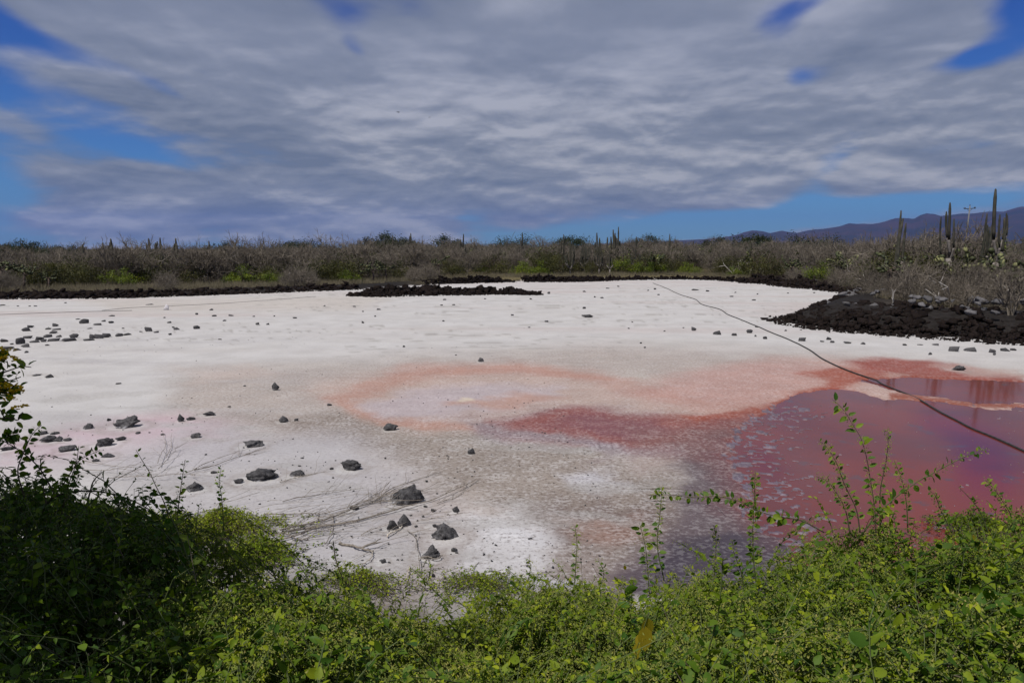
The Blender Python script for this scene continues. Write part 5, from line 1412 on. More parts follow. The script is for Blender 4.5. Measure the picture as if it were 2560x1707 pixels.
uu = rs.uniform(-300, 2860, n2_); yy = np.array([shore_depth(a) for a in uu]) + 6 + 240 * rs.uniform(size=n2_) ** 1.8; xx = (uu - CU) / F * yy
gn_scatter('distant_shrubbery', srcs, np.stack([xx, yy, ground_z(xx, yy) - 0.1], 1), rs.uniform(0, 6.28, n2_), rs.uniform(0.8, 1.7, n2_), 'olive bushes mixed through the far scrub')
# short dry grass on the scrub ground near the shore
n3_ = 9000
uu = rs.uniform(-200, 2760, n3_); yy = np.array([shore_depth(a) for a in uu]) + 0.6 + 9 * rs.uniform(size=n3_) ** 1.4; xx = (uu - CU) / F * yy
ok = sdist(xx, yy, PAN) > 0.6
xx, yy = xx[ok], yy[ok]; zz_ = ground_z(xx, yy)
p0 = np.repeat(np.stack([xx, yy, zz_], 1), 4, axis=0) + rs.normal(0, 0.12, (len(xx) * 4, 3)) * [1, 1, 0]
p1 = p0 + np.stack([rs.normal(0, 0.10, len(p0)), rs.normal(0, 0.10, len(p0)), rs.uniform(0.12, 0.42, len(p0))], 1)
M_grass = plain_material('dry_grass', (0.085, 0.075, 0.05), (0.15, 0.13, 0.085), 0.4, 0.9, 0.0)
o = obj('grass', seg_mesh('grass', p0, p1, np.full(len(p0), 0.012), np.full(len(p0), 0.003), M_grass)); tag(o, 'dry tawny grass between lava and scrub', kind='stuff')
# ------------------------------------------------------------------ the green tangle at the viewer's feet
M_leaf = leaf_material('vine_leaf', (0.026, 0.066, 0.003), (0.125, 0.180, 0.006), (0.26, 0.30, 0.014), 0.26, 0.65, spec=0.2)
M_leafobj = leaf_material('vine_leaf_single', (0.032, 0.085, 0.006), (0.080, 0.145, 0.008), (0.19, 0.24, 0.012), 0.30, 0.6, use_attr=False, spec=0.3)
M_bud = leaf_material('flower_buds', (0.085, 0.12, 0.014), (0.17, 0.195, 0.03), (0.30, 0.27, 0.075), 0.25, 0.6)
M_yellow = leaf_material('yellowed_leaf', (0.24, 0.19, 0.012), (0.30, 0.25, 0.02), (0.33, 0.22, 0.02), 0.30, 0.5, use_attr=False)
M_petal = leaf_material('yellow_petals', (0.60, 0.38, 0.01), (0.75, 0.50, 0.01), (0.80, 0.58, 0.02), 0.2, 0.6)
M_gstem = plain_material('green_stem', (0.050, 0.075, 0.022), (0.10, 0.12, 0.04), 20, 0.6, 0.0)
M_bstem = plain_material('brown_stem', (0.060, 0.045, 0.030), (0.12, 0.10, 0.07), 20, 0.8, 0.1)

LV = np.array([(0, 0, 0), (-.27, .20, .055), (.27, .20, .055), (0, .45, -.02), (-.33, .48, .065), (.33, .48, .065), (-.20, .78, .03), (.20, .78, .03), (0, 1, -.10)])
LF = np.array([(0, 3, 1), (1, 3, 4), (4, 3, 6), (3, 8, 6), (0, 2, 3), (2, 5, 3), (5, 7, 3), (3, 7, 8)])
def leaves_np(pos, d, nrm, size, wid=1.0, curl=None):
    d = d / (np.linalg.norm(d, axis=1)[:, None] + 1e-9)
    nrm = nrm - (nrm * d).sum(1)[:, None] * d; nrm /= np.linalg.norm(nrm, axis=1)[:, None] + 1e-9
    s = np.cross(d, nrm)
    sz = np.asarray(size)[:, None, None]
    L = np.broadcast_to(LV[None], (len(pos), 9, 3)).copy()
    if curl is not None: L[:, :, 2] = L[:, :, 2] * curl[:, None] - (L[:, :, 1] ** 2) * (curl[:, None] - 1) * 0.12
    wid = np.asarray(wid) if np.ndim(wid) else np.full(len(pos), wid)
    V = pos[:, None] + sz * (L[..., 0:1] * wid[:, None, None] * s[:, None] + L[..., 1:2] * d[:, None] + L[..., 2:3] * nrm[:, None])
    T = (np.arange(len(pos))[:, None, None] * 9 + LF[None]).reshape(-1, 3)
    return V.reshape(-1, 3), T
TET = np.array([(0, 0, .6), (.5, 0, -.3), (-.25, .43, -.3), (-.25, -.43, -.3)]); TETF = np.array([(0, 1, 2), (0, 2, 3), (0, 3, 1)])
def specks_np(pos, size, r):
    a = r.uniform(0, 6.28, len(pos)); c, s = np.cos(a), np.sin(a)
    L = TET[None] * size[:, None, None]
    tz = r.normal(0, 0.7, len(pos))
    x_ = L[..., 0] * c[:, None] - L[..., 1] * s[:, None]; y_ = L[..., 0] * s[:, None] + L[..., 1] * c[:, None]
    V = np.stack([x_ + L[..., 2] * tz[:, None], y_, L[..., 2]], -1) + pos[:, None]
    return V.reshape(-1, 3), (np.arange(len(pos))[:, None, None] * 4 + TETF[None]).reshape(-1, 3)

TOP_PX = [(-200, 1135), (0, 1160), (100, 1190), (200, 1235), (300, 1285), (400, 1315), (520, 1350), (600, 1375), (680, 1430), (800, 1478), (900, 1500), (1050, 1492), (1200, 1482), (1330, 1470), (1480, 1478), (1600, 1490), (1700, 1462), (1800, 1432),
          (1880, 1400), (1960, 1365), (2060, 1340), (2160, 1322), (2300, 1330), (2400, 1340), (2470, 1318), (2560, 1305), (2800, 1290)]
YF, YN = 3.5, 1.25
def canopy_z(x, y):
    u = CU + F * x / np.maximum(y, 0.3) * 0.985
    v = np.interp(u, [a for a, _ in TOP_PX], [b for _, b in TOP_PX])
    zf = CAM_H + YF * np.array([ray(CU, b)[2] / ray(CU, b)[1] for b in np.atleast_1d(v)])
    t = np.clip((YF - y) / (YF - YN), 0, 1.2)
    zn = 2.10
    return zf * (1 - t) + zn * t
def ray_slope(v):
    return 0
_vt = np.linspace(600, 2000, 200); _st = np.array([ray(CU, b)[2] / ray(CU, b)[1] for b in _vt])
def canopy_z(x, y):
    u = CU + F * x / np.maximum(y, 0.3) * 0.985
    v = np.interp(u, [a for a, _ in TOP_PX], [b for _, b in TOP_PX])
    zf = CAM_H + YF * np.interp(v, _vt, _st)
    t = np.clip((YF - y) / (YF - YN), 0, 1.3)
    z = zf * (1 - t) + (2.06 + 0.0 * x) * t
    lump = (fbm(x * 2.3 + 9, y * 2.3, 15, 3) - 0.5) * 0.46 + (fbm(x * 7, y * 7, 19, 2) - 0.5) * 0.10
    return z + lump * smooth(t, -0.1, 0.35) + lump * 0.35

def vine_mass(name, label, sel, n, seed, group, big_leaf=200, size=0.026, tint0=0.45, budk=1.0, extra=None):
    """a tangle of stems rising to the canopy; returns the thing"""
    r = np.random.default_rng(seed)
    xs, ys = [], []
    while len(xs) < n:
        y = r.uniform(YN - 0.3, YF + 0.1, 4000); x = r.uniform(-1, 1, 4000) * (0.80 * y + 0.15)
        u = CU + F * x / y
        edge = YF - 0.55 + 0.9 * fbm(x * 1.7 + 3, x * 0.4, 333, 3) - 0.15
        ok = sel(u, x, y) & (r.uniform(size=4000) < np.clip(1.15 - 0.18 * (y - YN), 0.5, 1)) & (r.uniform(size=4000) < smooth(y, edge + 0.30, edge - 0.25) + 0.10)
        xs += list(x[ok]); ys += list(y[ok])
    x = np.array(xs[:n]); y = np.array(ys[:n])
    zt = canopy_z(x, y) + r.normal(0, 0.035, n) + np.where(r.uniform(size=n) < 0.14, 0.02 + r.exponential(0.05, n).clip(0, 0.22), 0)
    zt = zt - 0.38 * smooth(fbm(x * 3.4 + 4, y * 3.4, 444, 2), 0.44, 0.30)
    deep = r.uniform(size=n) < 0.35
    zt = zt - np.where(deep, r.uniform(0.08, 0.35, n), 0)
    ln = r.uniform(0.20, 0.42, n)
    az_ = r.uniform(0, 6.28, n); lean = r.uniform(0.2, 1.3, n)
    hd_ = np.stack([np.cos(az_), np.sin(az_), np.zeros(n)], 1)
    K = 6
    t = np.linspace(0, 1, K)
    tip = np.stack([x, y, zt], 1)
    # stem curve: starts below, ends at the tip, leaning and drooping
    path = tip[:, None] - (1 - t)[None, :, None] * (hd_ * (lean * ln)[:, None] * 0.8)[:, None] - ((1 - t) ** 1.4)[None, :, None] * np.array([0, 0, 1.0]) * (ln / (0.6 + lean * 0.6))[:, None, None]
    path = path + r.normal(0, 0.006, path.shape)
    root = empty(name, (float(x.mean()), float(y.mean()), spot_z(float(x.mean()), float(y.mean()))))
    tag(root, label, 'vine', group)
    b0 = np.array(root.location)
    # stems
    P0 = path[:, :-1].reshape(-1, 3) - b0; P1 = path[:, 1:].reshape(-1, 3) - b0
    rad = np.tile(np.linspace(0.0026, 0.0012, K - 1), n)
    g = obj('stems', seg_mesh('stems', P0, P1, rad, rad * 0.85, M_gstem), root); g['kind'] = 'stuff'
    # dead stems poking through
    kd = max(8, n // 45); q_ = r.integers(0, n, kd); dd_ = r.normal(0, 1, (kd, 3)); dd_[:, 2] = np.abs(dd_[:, 2]) * 0.7; dd_ /= np.linalg.norm(dd_, axis=1)[:, None]
    c_ = tip[q_] - b0 - [0, 0, 0.05]; L_ = r.uniform(0.10, 0.28, kd)[:, None]
    g = obj('twigs', seg_mesh('twigs', c_ - dd_ * L_ * 0.5, c_ + dd_ * L_ * 0.5, np.full(kd, 0.0016), np.full(kd, 0.0009), M_bstem), root); g['kind'] = 'stuff'
    # leaves
    m = 15
    tt = np.clip(np.linspace(0.12, 1.0, m)[None, :] + r.normal(0, 0.02, (n, m)), 0, 0.999)
    i = np.floor(tt * (K - 1)).astype(int); f = tt * (K - 1) - i
    row = np.arange(n)[:, None]
    pos = path[row, i] * (1 - f)[..., None] + path[row, i + 1] * f[..., None]
    dr = path[row, i + 1] - path[row, i]; dr /= np.linalg.norm(dr, axis=2)[..., None]
    side = np.cross(dr, np.broadcast_to([0, 0, 1.0], dr.shape)); side /= np.linalg.norm(side, axis=2)[..., None] + 1e-6
    sg = np.where(np.arange(m) % 2 == 0, 1.0, -1.0)[None, :, None]
    ld = side * sg * r.uniform(0.5, 1.2, (n, m, 1)) + dr * r.uniform(0.2, 0.9, (n, m, 1)) + r.normal(0, 0.35, (n, m, 3)) + np.array([0, 0, 0.10])
    ln_ = np.array([0, 0, 1.0]) + r.normal(0, 0.55, (n, m, 3))
    sz = size * (1.35 - 0.75 * tt) * r.uniform(0.6, 1.35, (n, m)) * r.uniform(0.75, 1.3, (n, 1))
    keep = r.uniform(size=(n, m)) < 0.86
    pos, ld, ln_, sz = pos[keep], ld[keep], ln_[keep], sz[keep]
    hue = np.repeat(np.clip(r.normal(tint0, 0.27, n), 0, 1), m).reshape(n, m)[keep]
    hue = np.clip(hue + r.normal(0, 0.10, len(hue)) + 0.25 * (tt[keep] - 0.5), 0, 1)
    # the biggest leaves in view become single leaves
    uu_, vv2 = PX(pos[:, 0], pos[:, 1], pos[:, 2])
    depth_ok = (pos[:, 2] > canopy_z(pos[:, 0], pos[:, 1]) - 0.05) & (uu_ > -10) & (uu_ < 2570) & (vv2 < 1720)
    score = np.where(depth_ok, sz / np.maximum(pos[:, 1], 0.5), 0)
    order = np.argsort(-score)[:big_leaf]
    order = order[score[order] > 0]
    single = np.zeros(len(pos), bool); single[order] = True
    V, T = leaves_np(pos[~single] - b0, ld[~single], ln_[~single], sz[~single], r.uniform(0.6, 1.1, (~single).sum()), r.uniform(0.3, 2.4, (~single).sum()))
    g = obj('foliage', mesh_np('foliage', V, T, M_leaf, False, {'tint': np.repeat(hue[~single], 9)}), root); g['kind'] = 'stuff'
    for q in order:
        d = Vector(ld[q]).normalized(); nn = Vector(ln_[q]); nn = (nn - nn.dot(d) * d).normalized(); s = d.cross(nn)
        M = Matrix(((s.x, d.x, nn.x), (s.y, d.y, nn.y), (s.z, d.z, nn.z)))
        o = obj('leaf', LEAFM[int(q) % 4], root, tuple(pos[q] - b0), M.to_euler(), float(sz[q]) * 1.15)
    # buds and tiny flowers
    nb = int(42 * budk)
    who = r.uniform(size=n) < 0.72 * budk
    pp = path[who]; k = len(pp)
    tb = r.uniform(0.45, 1.0, (k, nb)); ib = np.minimum((tb * (K - 1)).astype(int), K - 2); fb = tb * (K - 1) - ib
    rw = np.arange(k)[:, None]
    pb_ = pp[rw, ib] * (1 - fb)[..., None] + pp[rw, ib + 1] * fb[..., None] + r.normal(0, 0.0105, (k, nb, 3)) + [0, 0, 0.004]
    pb_ = pb_.reshape(-1, 3)
    V, T = specks_np(pb_ - b0, r.uniform(0.0030, 0.0066, len(pb_)), r)
    tn = np.repeat(np.clip(np.repeat(r.normal(0.45, 0.25, k), nb) + r.normal(0, 0.15, len(pb_)), 0, 1), 4)
    g = obj('blossoms', mesh_np('blossoms', V, T, M_bud, False, {'tint': tn}), root); g['kind'] = 'stuff'
    return root
LEAFM = []
rl = np.random.default_rng(12)
for k in range(4):
    V = LV * [0.72 + 0.09 * k, 1, 1]; V = V.copy(); V[:, 2] = V[:, 2] * rl.uniform(0.5, 1.6) - V[:, 1] ** 2 * rl.uniform(0.0, 0.15)
    LEAFM.append(mesh_np('leaf', V, LF, M_leafobj, True))
GV = 'vines in front of the salt pan'
vine_mass('vine_thicket', 'dark shaded vine thicket filling the lower left corner', lambda u, x, y: (u < 430), 2700, 901, GV, 120, tint0=0.02, budk=0.2)  # leaf tint lowered: the corner's shade is partly put into the leaf colour
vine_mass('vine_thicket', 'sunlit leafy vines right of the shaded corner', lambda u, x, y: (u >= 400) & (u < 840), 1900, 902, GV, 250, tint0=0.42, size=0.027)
vine_mass('vine_thicket', 'low yellow green vines full of tiny flowers below the bare rocks', lambda u, x, y: (u >= 830) & (u < 1330), 2300, 903, GV, 250, tint0=0.55, budk=1.15)
vine_mass('vine_thicket', 'vines with yellowing leaves below the bright salt patch', lambda u, x, y: (u >= 1320) & (u < 1800), 2200, 904, GV, 250, tint0=0.5, budk=1.15)
vine_mass('vine_thicket', 'taller vine mound in front of the red pool', lambda u, x, y: (u >= 1790) & (u < 2260), 2400, 905, GV, 250, tint0=0.40, size=0.027)
vine_mass('vine_thicket', 'dense vines in the lower right corner', lambda u, x, y: (u >= 2250), 2500, 906, GV, 250, tint0=0.36, size=0.028, budk=0.9)

def shoot(px, y, label, seed, size=0.03, n=14, buds=120, r0=0.0035, mat=None, tint=None, name='vine_shoot', big_tip=False, leafmat=None, hang=False, dy=0.0, parts_as=True, sway=0.0):
    """one long shoot standing clear of the tangle"""
    r = np.random.default_rng(seed)
    pts = [A(u, v, y + dy * k / max(len(px) - 1, 1)) for k, (u, v) in enumerate(px)]
    q = bend(pts, 40); root = empty(name, tuple(q[0])); tag(root, label, 'vine shoot', 'long shoots standing above the vines')
    b0 = q[0].copy()
    V, Q = join_tubes([tube_np(q - b0, np.linspace(r0, r0 * 0.35, 40), 6)])
    obj('stem', mesh_np('stem', V, Q, mat or M_gstem, True), root)
    if n > 5: n = int(n * 1.45); size = size * 1.15; buds = int(buds * 1.3)
    tt = np.linspace(0.12, 0.99, n) + r.normal(0, 0.01, n)
    for k, t_ in enumerate(tt):
        i = min(int(np.clip(t_, 0, 0.98) * 39), 38); p = q[i]; d0 = q[i + 1] - q[i]; d0 /= np.linalg.norm(d0)
        s = np.cross(d0, [0, 1, 0]); s /= np.linalg.norm(s) + 1e-6
        ld = Vector(s * (1 if k % 2 else -1) * r.uniform(0.6, 1.1) + d0 * r.uniform(0.1, 0.8) + r.normal(0, 0.3, 3) + np.array([0, 0, -0.25])).normalized()
        nn = Vector(r.normal(0, 0.5, 3) + np.array([0, -0.6, 0.8])); nn = (nn - nn.dot(ld) * ld).normalized(); sd2 = ld.cross(nn)
        if hang:
            ld = Vector((r.normal(0, .15), r.normal(0, .1), -1)).normalized(); nn = Vector((r.normal(0, .3), -1, 0.2)); nn = (nn - nn.dot(ld) * ld).normalized(); sd2 = ld.cross(nn)
        M = Matrix(((sd2.x, ld.x, nn.x), (sd2.y, ld.y, nn.y), (sd2.z, ld.z, nn.z)))
        sz = size * r.uniform(0.6, 1.25) * (1.15 - 0.5 * t_) * (1.5 if big_tip and t_ > 0.7 else 1)
        me = LEAFM[k % 4]
        o = obj('leaf', leafmat[k % len(leafmat)] if leafmat else me, root, tuple(p - b0 + np.array(ld) * 0.004), M.to_euler(), float(sz))
    if buds:
        tb = r.uniform(0.35, 1.0, buds); i = (tb * 39).astype(int).clip(0, 39)
        pb_ = q[i] + r.normal(0, 0.010, (buds, 3))
        V, T = specks_np(pb_ - b0, r.uniform(0.003, 0.0065, buds), r)
        g = obj('blossoms', mesh_np('blossoms', V, T, M_bud, False, {'tint': np.repeat(r.uniform(0.2, 0.9, buds), 4)}), root); g['kind'] = 'stuff'
    return root
SH = [
 ([(2190, 1420), (2188, 1284), (2176, 1200), (2162, 1125), (2150, 1090), (2135, 1066), (2105, 1020), (2079, 996)], 3.1, 'tallest vine shoot before the red pool, bent left at its leafy tip', 30, .034, 200, True),
 ([(2150, 1330), (2142, 1278), (2112, 1212), (2085, 1145), (2060, 1110), (2045, 1100)], 3.0, 'shoot left of the tallest one with clustered tip', 26, .026, 220, False),
 ([(2125, 1330), (2110, 1265), (2090, 1230), (2065, 1200), (2040, 1190)], 3.0, 'short forked shoot low left of the tallest one', 18, .024, 160, False),
 ([(2200, 1320), (2203, 1211), (2214, 1160), (2220, 1110), (2220, 1066)], 3.1, 'upright slim shoot right of the tallest one', 22, .022, 160, False),
 ([(2160, 1330), (2192, 1284), (2225, 1255), (2258, 1228), (2300, 1200), (2341, 1178), (2404, 1145), (2470, 1120)], 3.0, 'long shoot slanting up to the right across the red pool', 26, .033, 120, False),
 ([(2270, 1330), (2265, 1250), (2252, 1190), (2235, 1150)], 3.1, 'curved shoot between the upright and the slanting ones', 16, .026, 100, False),
 ([(2540, 1340), (2523, 1278), (2505, 1250), (2490, 1228), (2463, 1198)], 3.0, 'leafy shoot at the right edge leaning left', 22, .028, 160, False),
 ([(2470, 1330), (2445, 1270), (2420, 1240), (2396, 1216)], 3.2, 'bare thin shoot left of the right edge one', 3, .018, 10, False),
 ([(2380, 1330), (2350, 1270), (2330, 1230), (2322, 1226)], 3.1, 'stubby shoot in the notch right of the slanting one', 16, .026, 100, False),
 ([(2060, 1330), (1999, 1299), (1940, 1290), (1892, 1275), (1840, 1250), (1793, 1240), (1734, 1243), (1670, 1236), (1619, 1238)], 2.9, 'long horizontal shoot reaching left over the dark flats', 46, .032, 160, False),
 ([(1892, 1470), (1884, 1400), (1882, 1330), (1886, 1250), (1888, 1176)], 2.9, 'upright shoot crossing the horizontal one', 30, .028, 220, False),
 ([(1640, 1560), (1622, 1470), (1619, 1420), (1611, 1354), (1605, 1330), (1599, 1307)], 2.8, 'yellow green upright shoot with drooping pale leaves', 22, .030, 120, True),
 ([(1660, 1450), (1643, 1354), (1648, 1300), (1652, 1260), (1655, 1216)], 2.9, 'slim shoot behind the yellow green one', 18, .026, 120, False),
 ([(1440, 1520), (1437, 1453), (1440, 1400), (1442, 1350), (1437, 1314)], 3.0, 'small upright shoot above the bright salt patch', 16, .022, 130, False),
 ([(1790, 1520), (1785, 1453), (1788, 1400), (1790, 1350), (1785, 1314)], 3.0, 'upright flowering shoot at the dark pool edge', 16, .024, 180, False),
 ([(1860, 1470), (1850, 1420), (1835, 1380), (1830, 1350)], 3.0, 'short shoot right of the flowering one', 12, .026, 60, False),
 ([(960, 1560), (900, 1500), (855, 1440), (840, 1400), (833, 1352)], 3.0, 'spindly shoot reaching up beside the thick dark stick', 26, .022, 200, False),
 ([(560, 1330), (553, 1235), (548, 1200), (553, 1170)], 3.6, 'sunlit upright shoot in front of the long low boulder', 18, .026, 100, False),
 ([(440, 1320), (453, 1212), (458, 1180), (462, 1150)], 3.4, 'pale green shoot right of the dark leaning one', 12, .026, 60, False),
 ([(430, 1330), (410, 1255), (390, 1215), (372, 1177), (355, 1150), (340, 1124)], 3.2, 'dark shoot leaning left over the pink salt', 12, .026, 30, False),
 ([(560, 1650), (553, 1603), (484, 1533), (450, 1506), (418, 1491), (360, 1487), (321, 1495), (280, 1520), (240, 1553), (225, 1610)], 2.0, 'thick pale shoot arching out over the shaded corner', 22, .032, 160, False),
 ([(500, 1520), (484, 1448), (470, 1400), (453, 1352), (435, 1310), (418, 1274)], 2.3, 'tall light green stem with broad rounded leaves at left', 12, .044, 40, False),
 ([(340, 1510), (330, 1470), (350, 1450), (405, 1430)], 2.1, 'thin side shoot rising over the shaded corner', 12, .020, 100, False),
 ([(1130, 1520), (1080, 1470), (1050, 1440), (1030, 1420)], 3.0, 'low reaching shoot below the wedge rock', 14, .018, 120, False),
 ([(1330, 1540), (1310, 1480), (1290, 1440), (1265, 1420)], 3.0, 'low twisted shoot at the bright salt patch', 14, .020, 120, False),
 ([(1520, 1540), (1500, 1470), (1510, 1430), (1495, 1400)], 3.0, 'pale leafy shoot left of the yellow green one', 14, .026, 80, False),
]
for k, (px, y, lab, n, sz, bd, bt) in enumerate(SH):
    shoot(px, y, lab, 1000 + k, sz, n, bd, 0.0055 if 'thick' in lab or 'broad' in lab else 0.0032, M_bstem if 'dark' in lab or 'tallest' in lab else None, big_tip=bt)
# left edge: branches reaching up beside the flowers
for k, (px, y, lab) in enumerate([([(140, 1240), (90, 1160), (40, 1120), (0, 1095), (-30, 1060)], 2.9, 'dark forked shoot at the left edge'), ([(60, 1240), (45, 1170), (60, 1130), (85, 1080), (104, 1062)], 2.9, 'thin shoot with spaced round leaves above the left thicket'),
        ([(20, 1110), (15, 1095), (30, 1088), (48, 1084)], 2.9, 'little leafy shoot tip at the left edge'), ([(130, 1320), (112, 1240), (105, 1190), (100, 1145)], 2.9, 'dark drooping shoot in front of pink salt'), ([(150, 1300), (175, 1200), (190, 1160), (197, 1115)], 3.0, 'yellow green flowering shoot tip above the left thicket'),
        ([(120, 1260), (165, 1200), (200, 1150), (250, 1125)], 3.0, 'long shoot with pale tip leaning right over the left thicket'), ([(100, 1310), (160, 1260), (185, 1215), (200, 1185)], 3.0, 'dark shoot with hanging leaves at left'), ([(60, 1330), (140, 1240), (260, 1230), (340, 1255), (400, 1290)], 3.0, 'dark bare branch arching over the left thicket'),
        ([(210, 1330), (225, 1230), (235, 1200), (255, 1180)], 3.1, 'short dark shoot beside the bare branch')]):
    shoot(px, y, lab, 1100 + k, 0.032, 4 if 'bare' in lab else 22, 30, 0.006 if 'bare' in lab else 0.0035, M_bstem)
# yellowed leaves
M_y = [mesh_np('leaf', LV * [0.85, 1, 0.4], LF, M_yellow, True)]
for k, (px, y, lab, sz, n) in enumerate([([(1622, 1530), (1606, 1580), (1590, 1625)], 1.66, 'cluster of big yellowed leaves hanging in the vines', 0.058, 5), ([(395, 1490), (392, 1500), (396, 1512)], 1.98, 'single yellow heart shaped leaf over the shaded corner', 0.055, 1), ([(1560, 1410), (1575, 1414)], 2.9, 'small yellow leaf above the vines', 0.03, 1), ([(520, 1690), (500, 1695)], 1.9, 'orange yellow leaf at the bottom edge', 0.04, 1), ([(2430, 1330), (2445, 1345), (2450, 1360)], 2.9, 'yellow leaves by the right edge shoots', 0.04, 3)]):
    root = shoot(px, y, lab, 1200 + k, sz, n, 0, 0.002, leafmat=M_y, name='yellow_leaf_sprig', hang=True)
    root['group'] = 'yellowed leaves among the vines'; root['category'] = 'leaves'
for (u, v, y, L_, ang) in [(1590, 1590, 2.0, 0.078, -1.65), (1597, 1645, 2.0, 0.055, -1.75), (1622, 1590, 2.02, 0.075, -1.75), (1612, 1553, 2.02, 0.04, -1.3)]:
    pass

# low yellow-green patch on the edge of the pan, and other small patches
def patch(u0, v0, w_, d_, h, n, seed, label, size=0.02, tint=0.8, name='low_bush', budk=0.4):
    r = np.random.default_rng(seed)
    c = P(u0, v0, 0.0)
    a = r.uniform(0, 6.28, n); q = np.abs(r.normal(0, 0.52, n)).clip(0, 1.7)
    x = c[0] + np.cos(a) * q * w_ * 0.5; y = c[1] + np.sin(a) * q * d_ * 0.5
    gz = ground_z(x, y)
    zt = gz + h * np.maximum(1.1 - q, 0.12) * (2.2 * fbm(x * 4, y * 4, seed) - 0.15).clip(0.1, 2) * r.uniform(0.5, 1.25, n) + 0.02
    root = empty(name, (c[0], c[1], float(gz.mean()))); tag(root, label, 'bush', 'low leafy patches at the edge of the pan')
    b0 = np.array(root.location); K = 5
    az_ = r.uniform(0, 6.28, n); ln = r.uniform(0.15, 0.4, n)
    hd_ = np.stack([np.cos(az_), np.sin(az_), 0 * az_], 1); t = np.linspace(0, 1, K)
    path = np.stack([x, y, zt], 1)[:, None] - (1 - t)[None, :, None] * (hd_ * ln[:, None])[:, None] - ((1 - t) ** 1.3)[None, :, None] * np.array([0, 0, 1.0]) * (np.minimum(zt - gz, 0.3))[:, None, None]
    path += r.normal(0, 0.008, path.shape)
    rad = np.tile(np.linspace(0.003, 0.0015, K - 1), n)
    g = obj('stems', seg_mesh('stems', path[:, :-1].reshape(-1, 3) - b0, path[:, 1:].reshape(-1, 3) - b0, rad, rad * .8, M_bstem), root); g['kind'] = 'stuff'
    m = 16; tt = r.uniform(0.2, 0.999, (n, m)); i = (tt * (K - 1)).astype(int); f = tt * (K - 1) - i; row = np.arange(n)[:, None]
    pos = (path[row, i] * (1 - f)[..., None] + path[row, i + 1] * f[..., None]).reshape(-1, 3) + r.normal(0, 0.012, (n * m, 3))
    V, T = leaves_np(pos - b0, r.normal(size=(n * m, 3)) + [0, 0, 0.2], r.normal(0, 0.6, (n * m, 3)) + [0, 0, 1], size * r.uniform(0.5, 1.3, n * m), 1.0, r.uniform(0.4, 2, n * m))
    hue = np.repeat(np.clip(np.repeat(r.normal(tint, 0.15, n), m) + r.normal(0, 0.1, n * m), 0, 1), 9)
    g = obj('foliage', mesh_np('foliage', V, T, M_leaf, False, {'tint': hue}), root); g['kind'] = 'stuff'
    return root
patch(540, 1335, 1.55, 0.9, 0.20, 650, 31, 'low yellow green bush sprawling onto the salt beside the dry branches', 0.020, 0.85)
patch(400, 1350, 1.5, 0.9, 0.22, 420, 32, 'low sunny bush behind the shaded thicket', 0.024, 0.7)
patch(230, 1310, 1.4, 0.8, 0.16, 300, 33, 'dim low bush behind the left thicket', 0.024, 0.4)
patch(640, 1400, 0.9, 0.6, 0.22, 300, 34, 'small leafy bush where branches meet the vines', 0.024, 0.6)
patch(60, 1300, 1.5, 0.9, 0.3, 400, 35, 'dark low bush at the far left of the bank', 0.028, 0.3)
patch(900, 1475, 1.2, 0.5, 0.16, 170, 36, 'sparse flowering bush in front of the bare salt', 0.018, 0.75)
patch(1200, 1475, 1.4, 0.5, 0.14, 170, 37, 'sparse green fringe before the white salt', 0.018, 0.75)
patch(2450, 1330, 1.3, 0.6, 0.16, 220, 38, 'leafy fringe before the right end of the red pool', 0.024, 0.5)

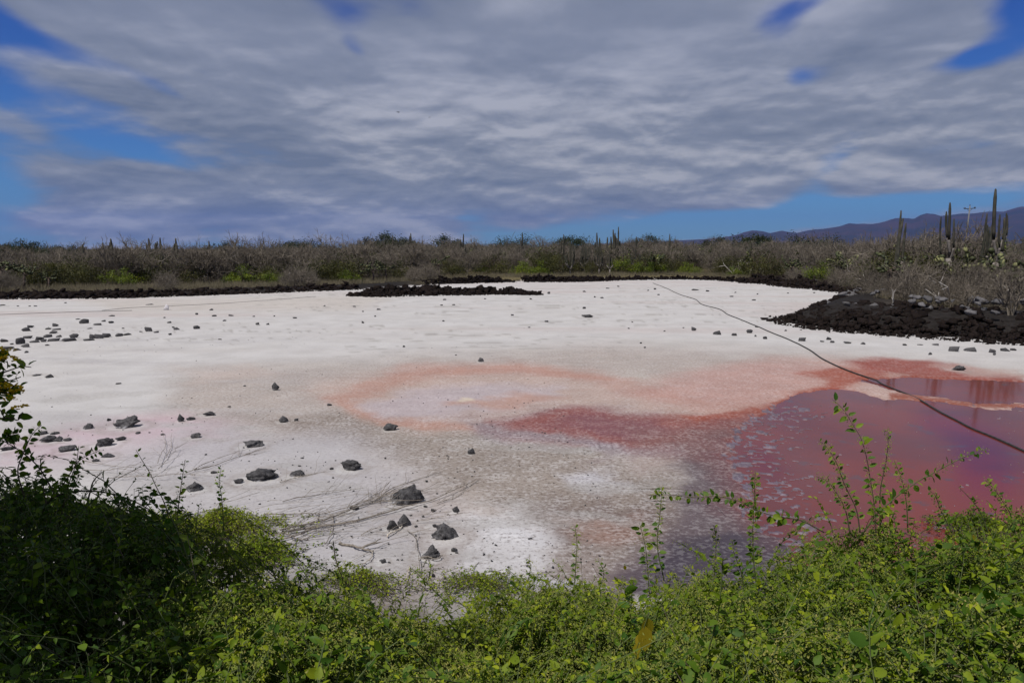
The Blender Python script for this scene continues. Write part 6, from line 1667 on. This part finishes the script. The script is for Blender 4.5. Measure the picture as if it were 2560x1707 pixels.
# flowering shrub just outside the frame at left, whose shade fills the corner
def flowering_shrub():
    r = np.random.default_rng(55)
    c = np.array([-3.5, 0.9, 4.0]); rad = np.array([1.85, 2.1, 2.0])
    n = 36000
    cl = r.normal(size=(150, 3)); cl /= np.linalg.norm(cl, axis=1)[:, None]; cl = c + cl * rad * r.uniform(0.35, 0.92, (150, 1))
    k = r.integers(0, 150, n); q = r.normal(size=(n, 3)) * 0.24
    pos = cl[k] + q
    lim = -0.80 * pos[:, 1] - 0.12
    ok = (pos[:, 0] < lim) & (pos[:, 2] > 0.6)
    pos = pos[ok]
    root = empty('flowering_shrub', (-3.1, 0.9, spot_z(-3.1, 0.9))); tag(root, 'tall shrub with yellow flowers reaching in at the left edge', 'shrub')
    b0 = np.array(root.location)
    p0, p1, r0, r1 = grow(r, 4.6, spread=0.8, levels=3, n0=5, kids=3, thick=0.05)
    p0 = p0.copy(); 
    okb = (p1[:, 0] + b0[0] < -0.80 * (p1[:, 1] + b0[1]) - 0.1)
    obj('trunk', seg_mesh('trunk', p0[okb], p1[okb], r0[okb], r1[okb], M_bstem), root)
    V, T = leaves_np(pos - b0, r.normal(size=pos.shape), r.normal(0, 0.8, pos.shape) + [0, 0, 1], r.uniform(0.05, 0.095, len(pos)), 1.0, r.uniform(0.5, 2, len(pos)))
    g = obj('foliage', mesh_np('foliage', V, T, M_leaf, False, {'tint': np.repeat(r.uniform(0, 0.5, len(pos)), 9)}), root); g['kind'] = 'stuff'
    # the sprays that show in the picture
    yd = 2.3
    sprays = [([(-80, 960), (-30, 945), (20, 927), (62, 916), (78, 918)], 20), ([(-80, 900), (-30, 905), (5, 898), (17, 906)], 18), ([(-60, 1000), (-20, 985), (20, 982), (30, 985)], 26), ([(-60, 940), (-10, 955), (30, 950), (52, 942)], 16),
              ([(-60, 1046), (-10, 1046), (30, 1046), (44, 1050), (56, 1030)], 10), ([(-70, 1010), (-20, 1015), (5, 1030), (10, 1050)], 10), ([(-60, 860), (-20, 875), (8, 881)], 10), ([(-60, 970), (-10, 965), (25, 972), (40, 960)], 18)]
    for j, (px, nl) in enumerate(sprays):
        q = bend([A(u, v, yd) for u, v in px], 24)
        V, Q = join_tubes([tube_np(q - b0, np.linspace(0.004, 0.0015, 24), 5)])
        br = obj('branch', mesh_np('branch', V, Q, M_bstem, True), root)
        for t_ in np.linspace(0.1, 0.98, nl):
            i = int(t_ * 23); d = Vector(r.normal(0, 1, 3) + [0.3, 0, -0.2]).normalized(); nn = Vector(r.normal(0, .6, 3) + [0, -.4, .8]); nn = (nn - nn.dot(d) * d).normalized(); s = d.cross(nn)
            M = Matrix(((s.x, d.x, nn.x), (s.y, d.y, nn.y), (s.z, d.z, nn.z)))
            obj('leaf', LEAFM[nl % 4], br, tuple(q[i] - b0 + r.normal(0, 0.008, 3)), M.to_euler(), float(r.uniform(0.022, 0.048)))
    for (u, v, s_) in [(6, 882, 0.030), (16, 904, 0.032), (2, 900, 0.02), (26, 977, 0.034), (38, 984, 0.024), (8, 966, 0.02), (55, 1022, 0.024), (24, 1000, 0.018)]:
        c0 = A(u, v, yd - 0.02) - b0
        n_ = 26; a = r.uniform(0, 6.28, n_); t_ = np.sqrt(r.uniform(size=n_))
        pos2 = c0 + np.stack([np.cos(a) * t_, np.sin(a) * t_, 0.45 * (1 - t_ ** 2)], 1) * s_
        dd = np.stack([np.cos(a), np.sin(a), 0.6 + 0 * a], 1) + r.normal(0, .3, (n_, 3))
        V, T = leaves_np(pos2, dd, np.tile([0, 0, 1.0], (n_, 1)) + r.normal(0, .3, (n_, 3)), np.full(n_, s_ * 0.5) * r.uniform(.7, 1.2, n_), 1.2)
        obj('flower', mesh_np('flower', V, T, M_petal, False, {'tint': np.repeat(r.uniform(0, 1, n_), 9)}), root)
flowering_shrub()

# ------------------------------------------------------------------ every label singles out one thing
from collections import defaultdict
same = defaultdict(list)
for o in SC.objects:
    if o.parent is None and o.get('category') and o.get('label'): same[o['label']].append(o)
for lab, lst in same.items():
    if len(lst) > 1:
        lst.sort(key=lambda q: q.location.x ** 2 + q.location.y ** 2)
        for k, q in enumerate(lst):
            q['label'] = lab + ', ' + ('nearest' if k == 0 else 'farthest' if k == len(lst) - 1 else ORD[k] + ' back')
for o in SC.objects:
    if o.get('label') and len(o['label'].split()) > 16: o['label'] = ' '.join(o['label'].replace(' the ', ' ').split()[:16])
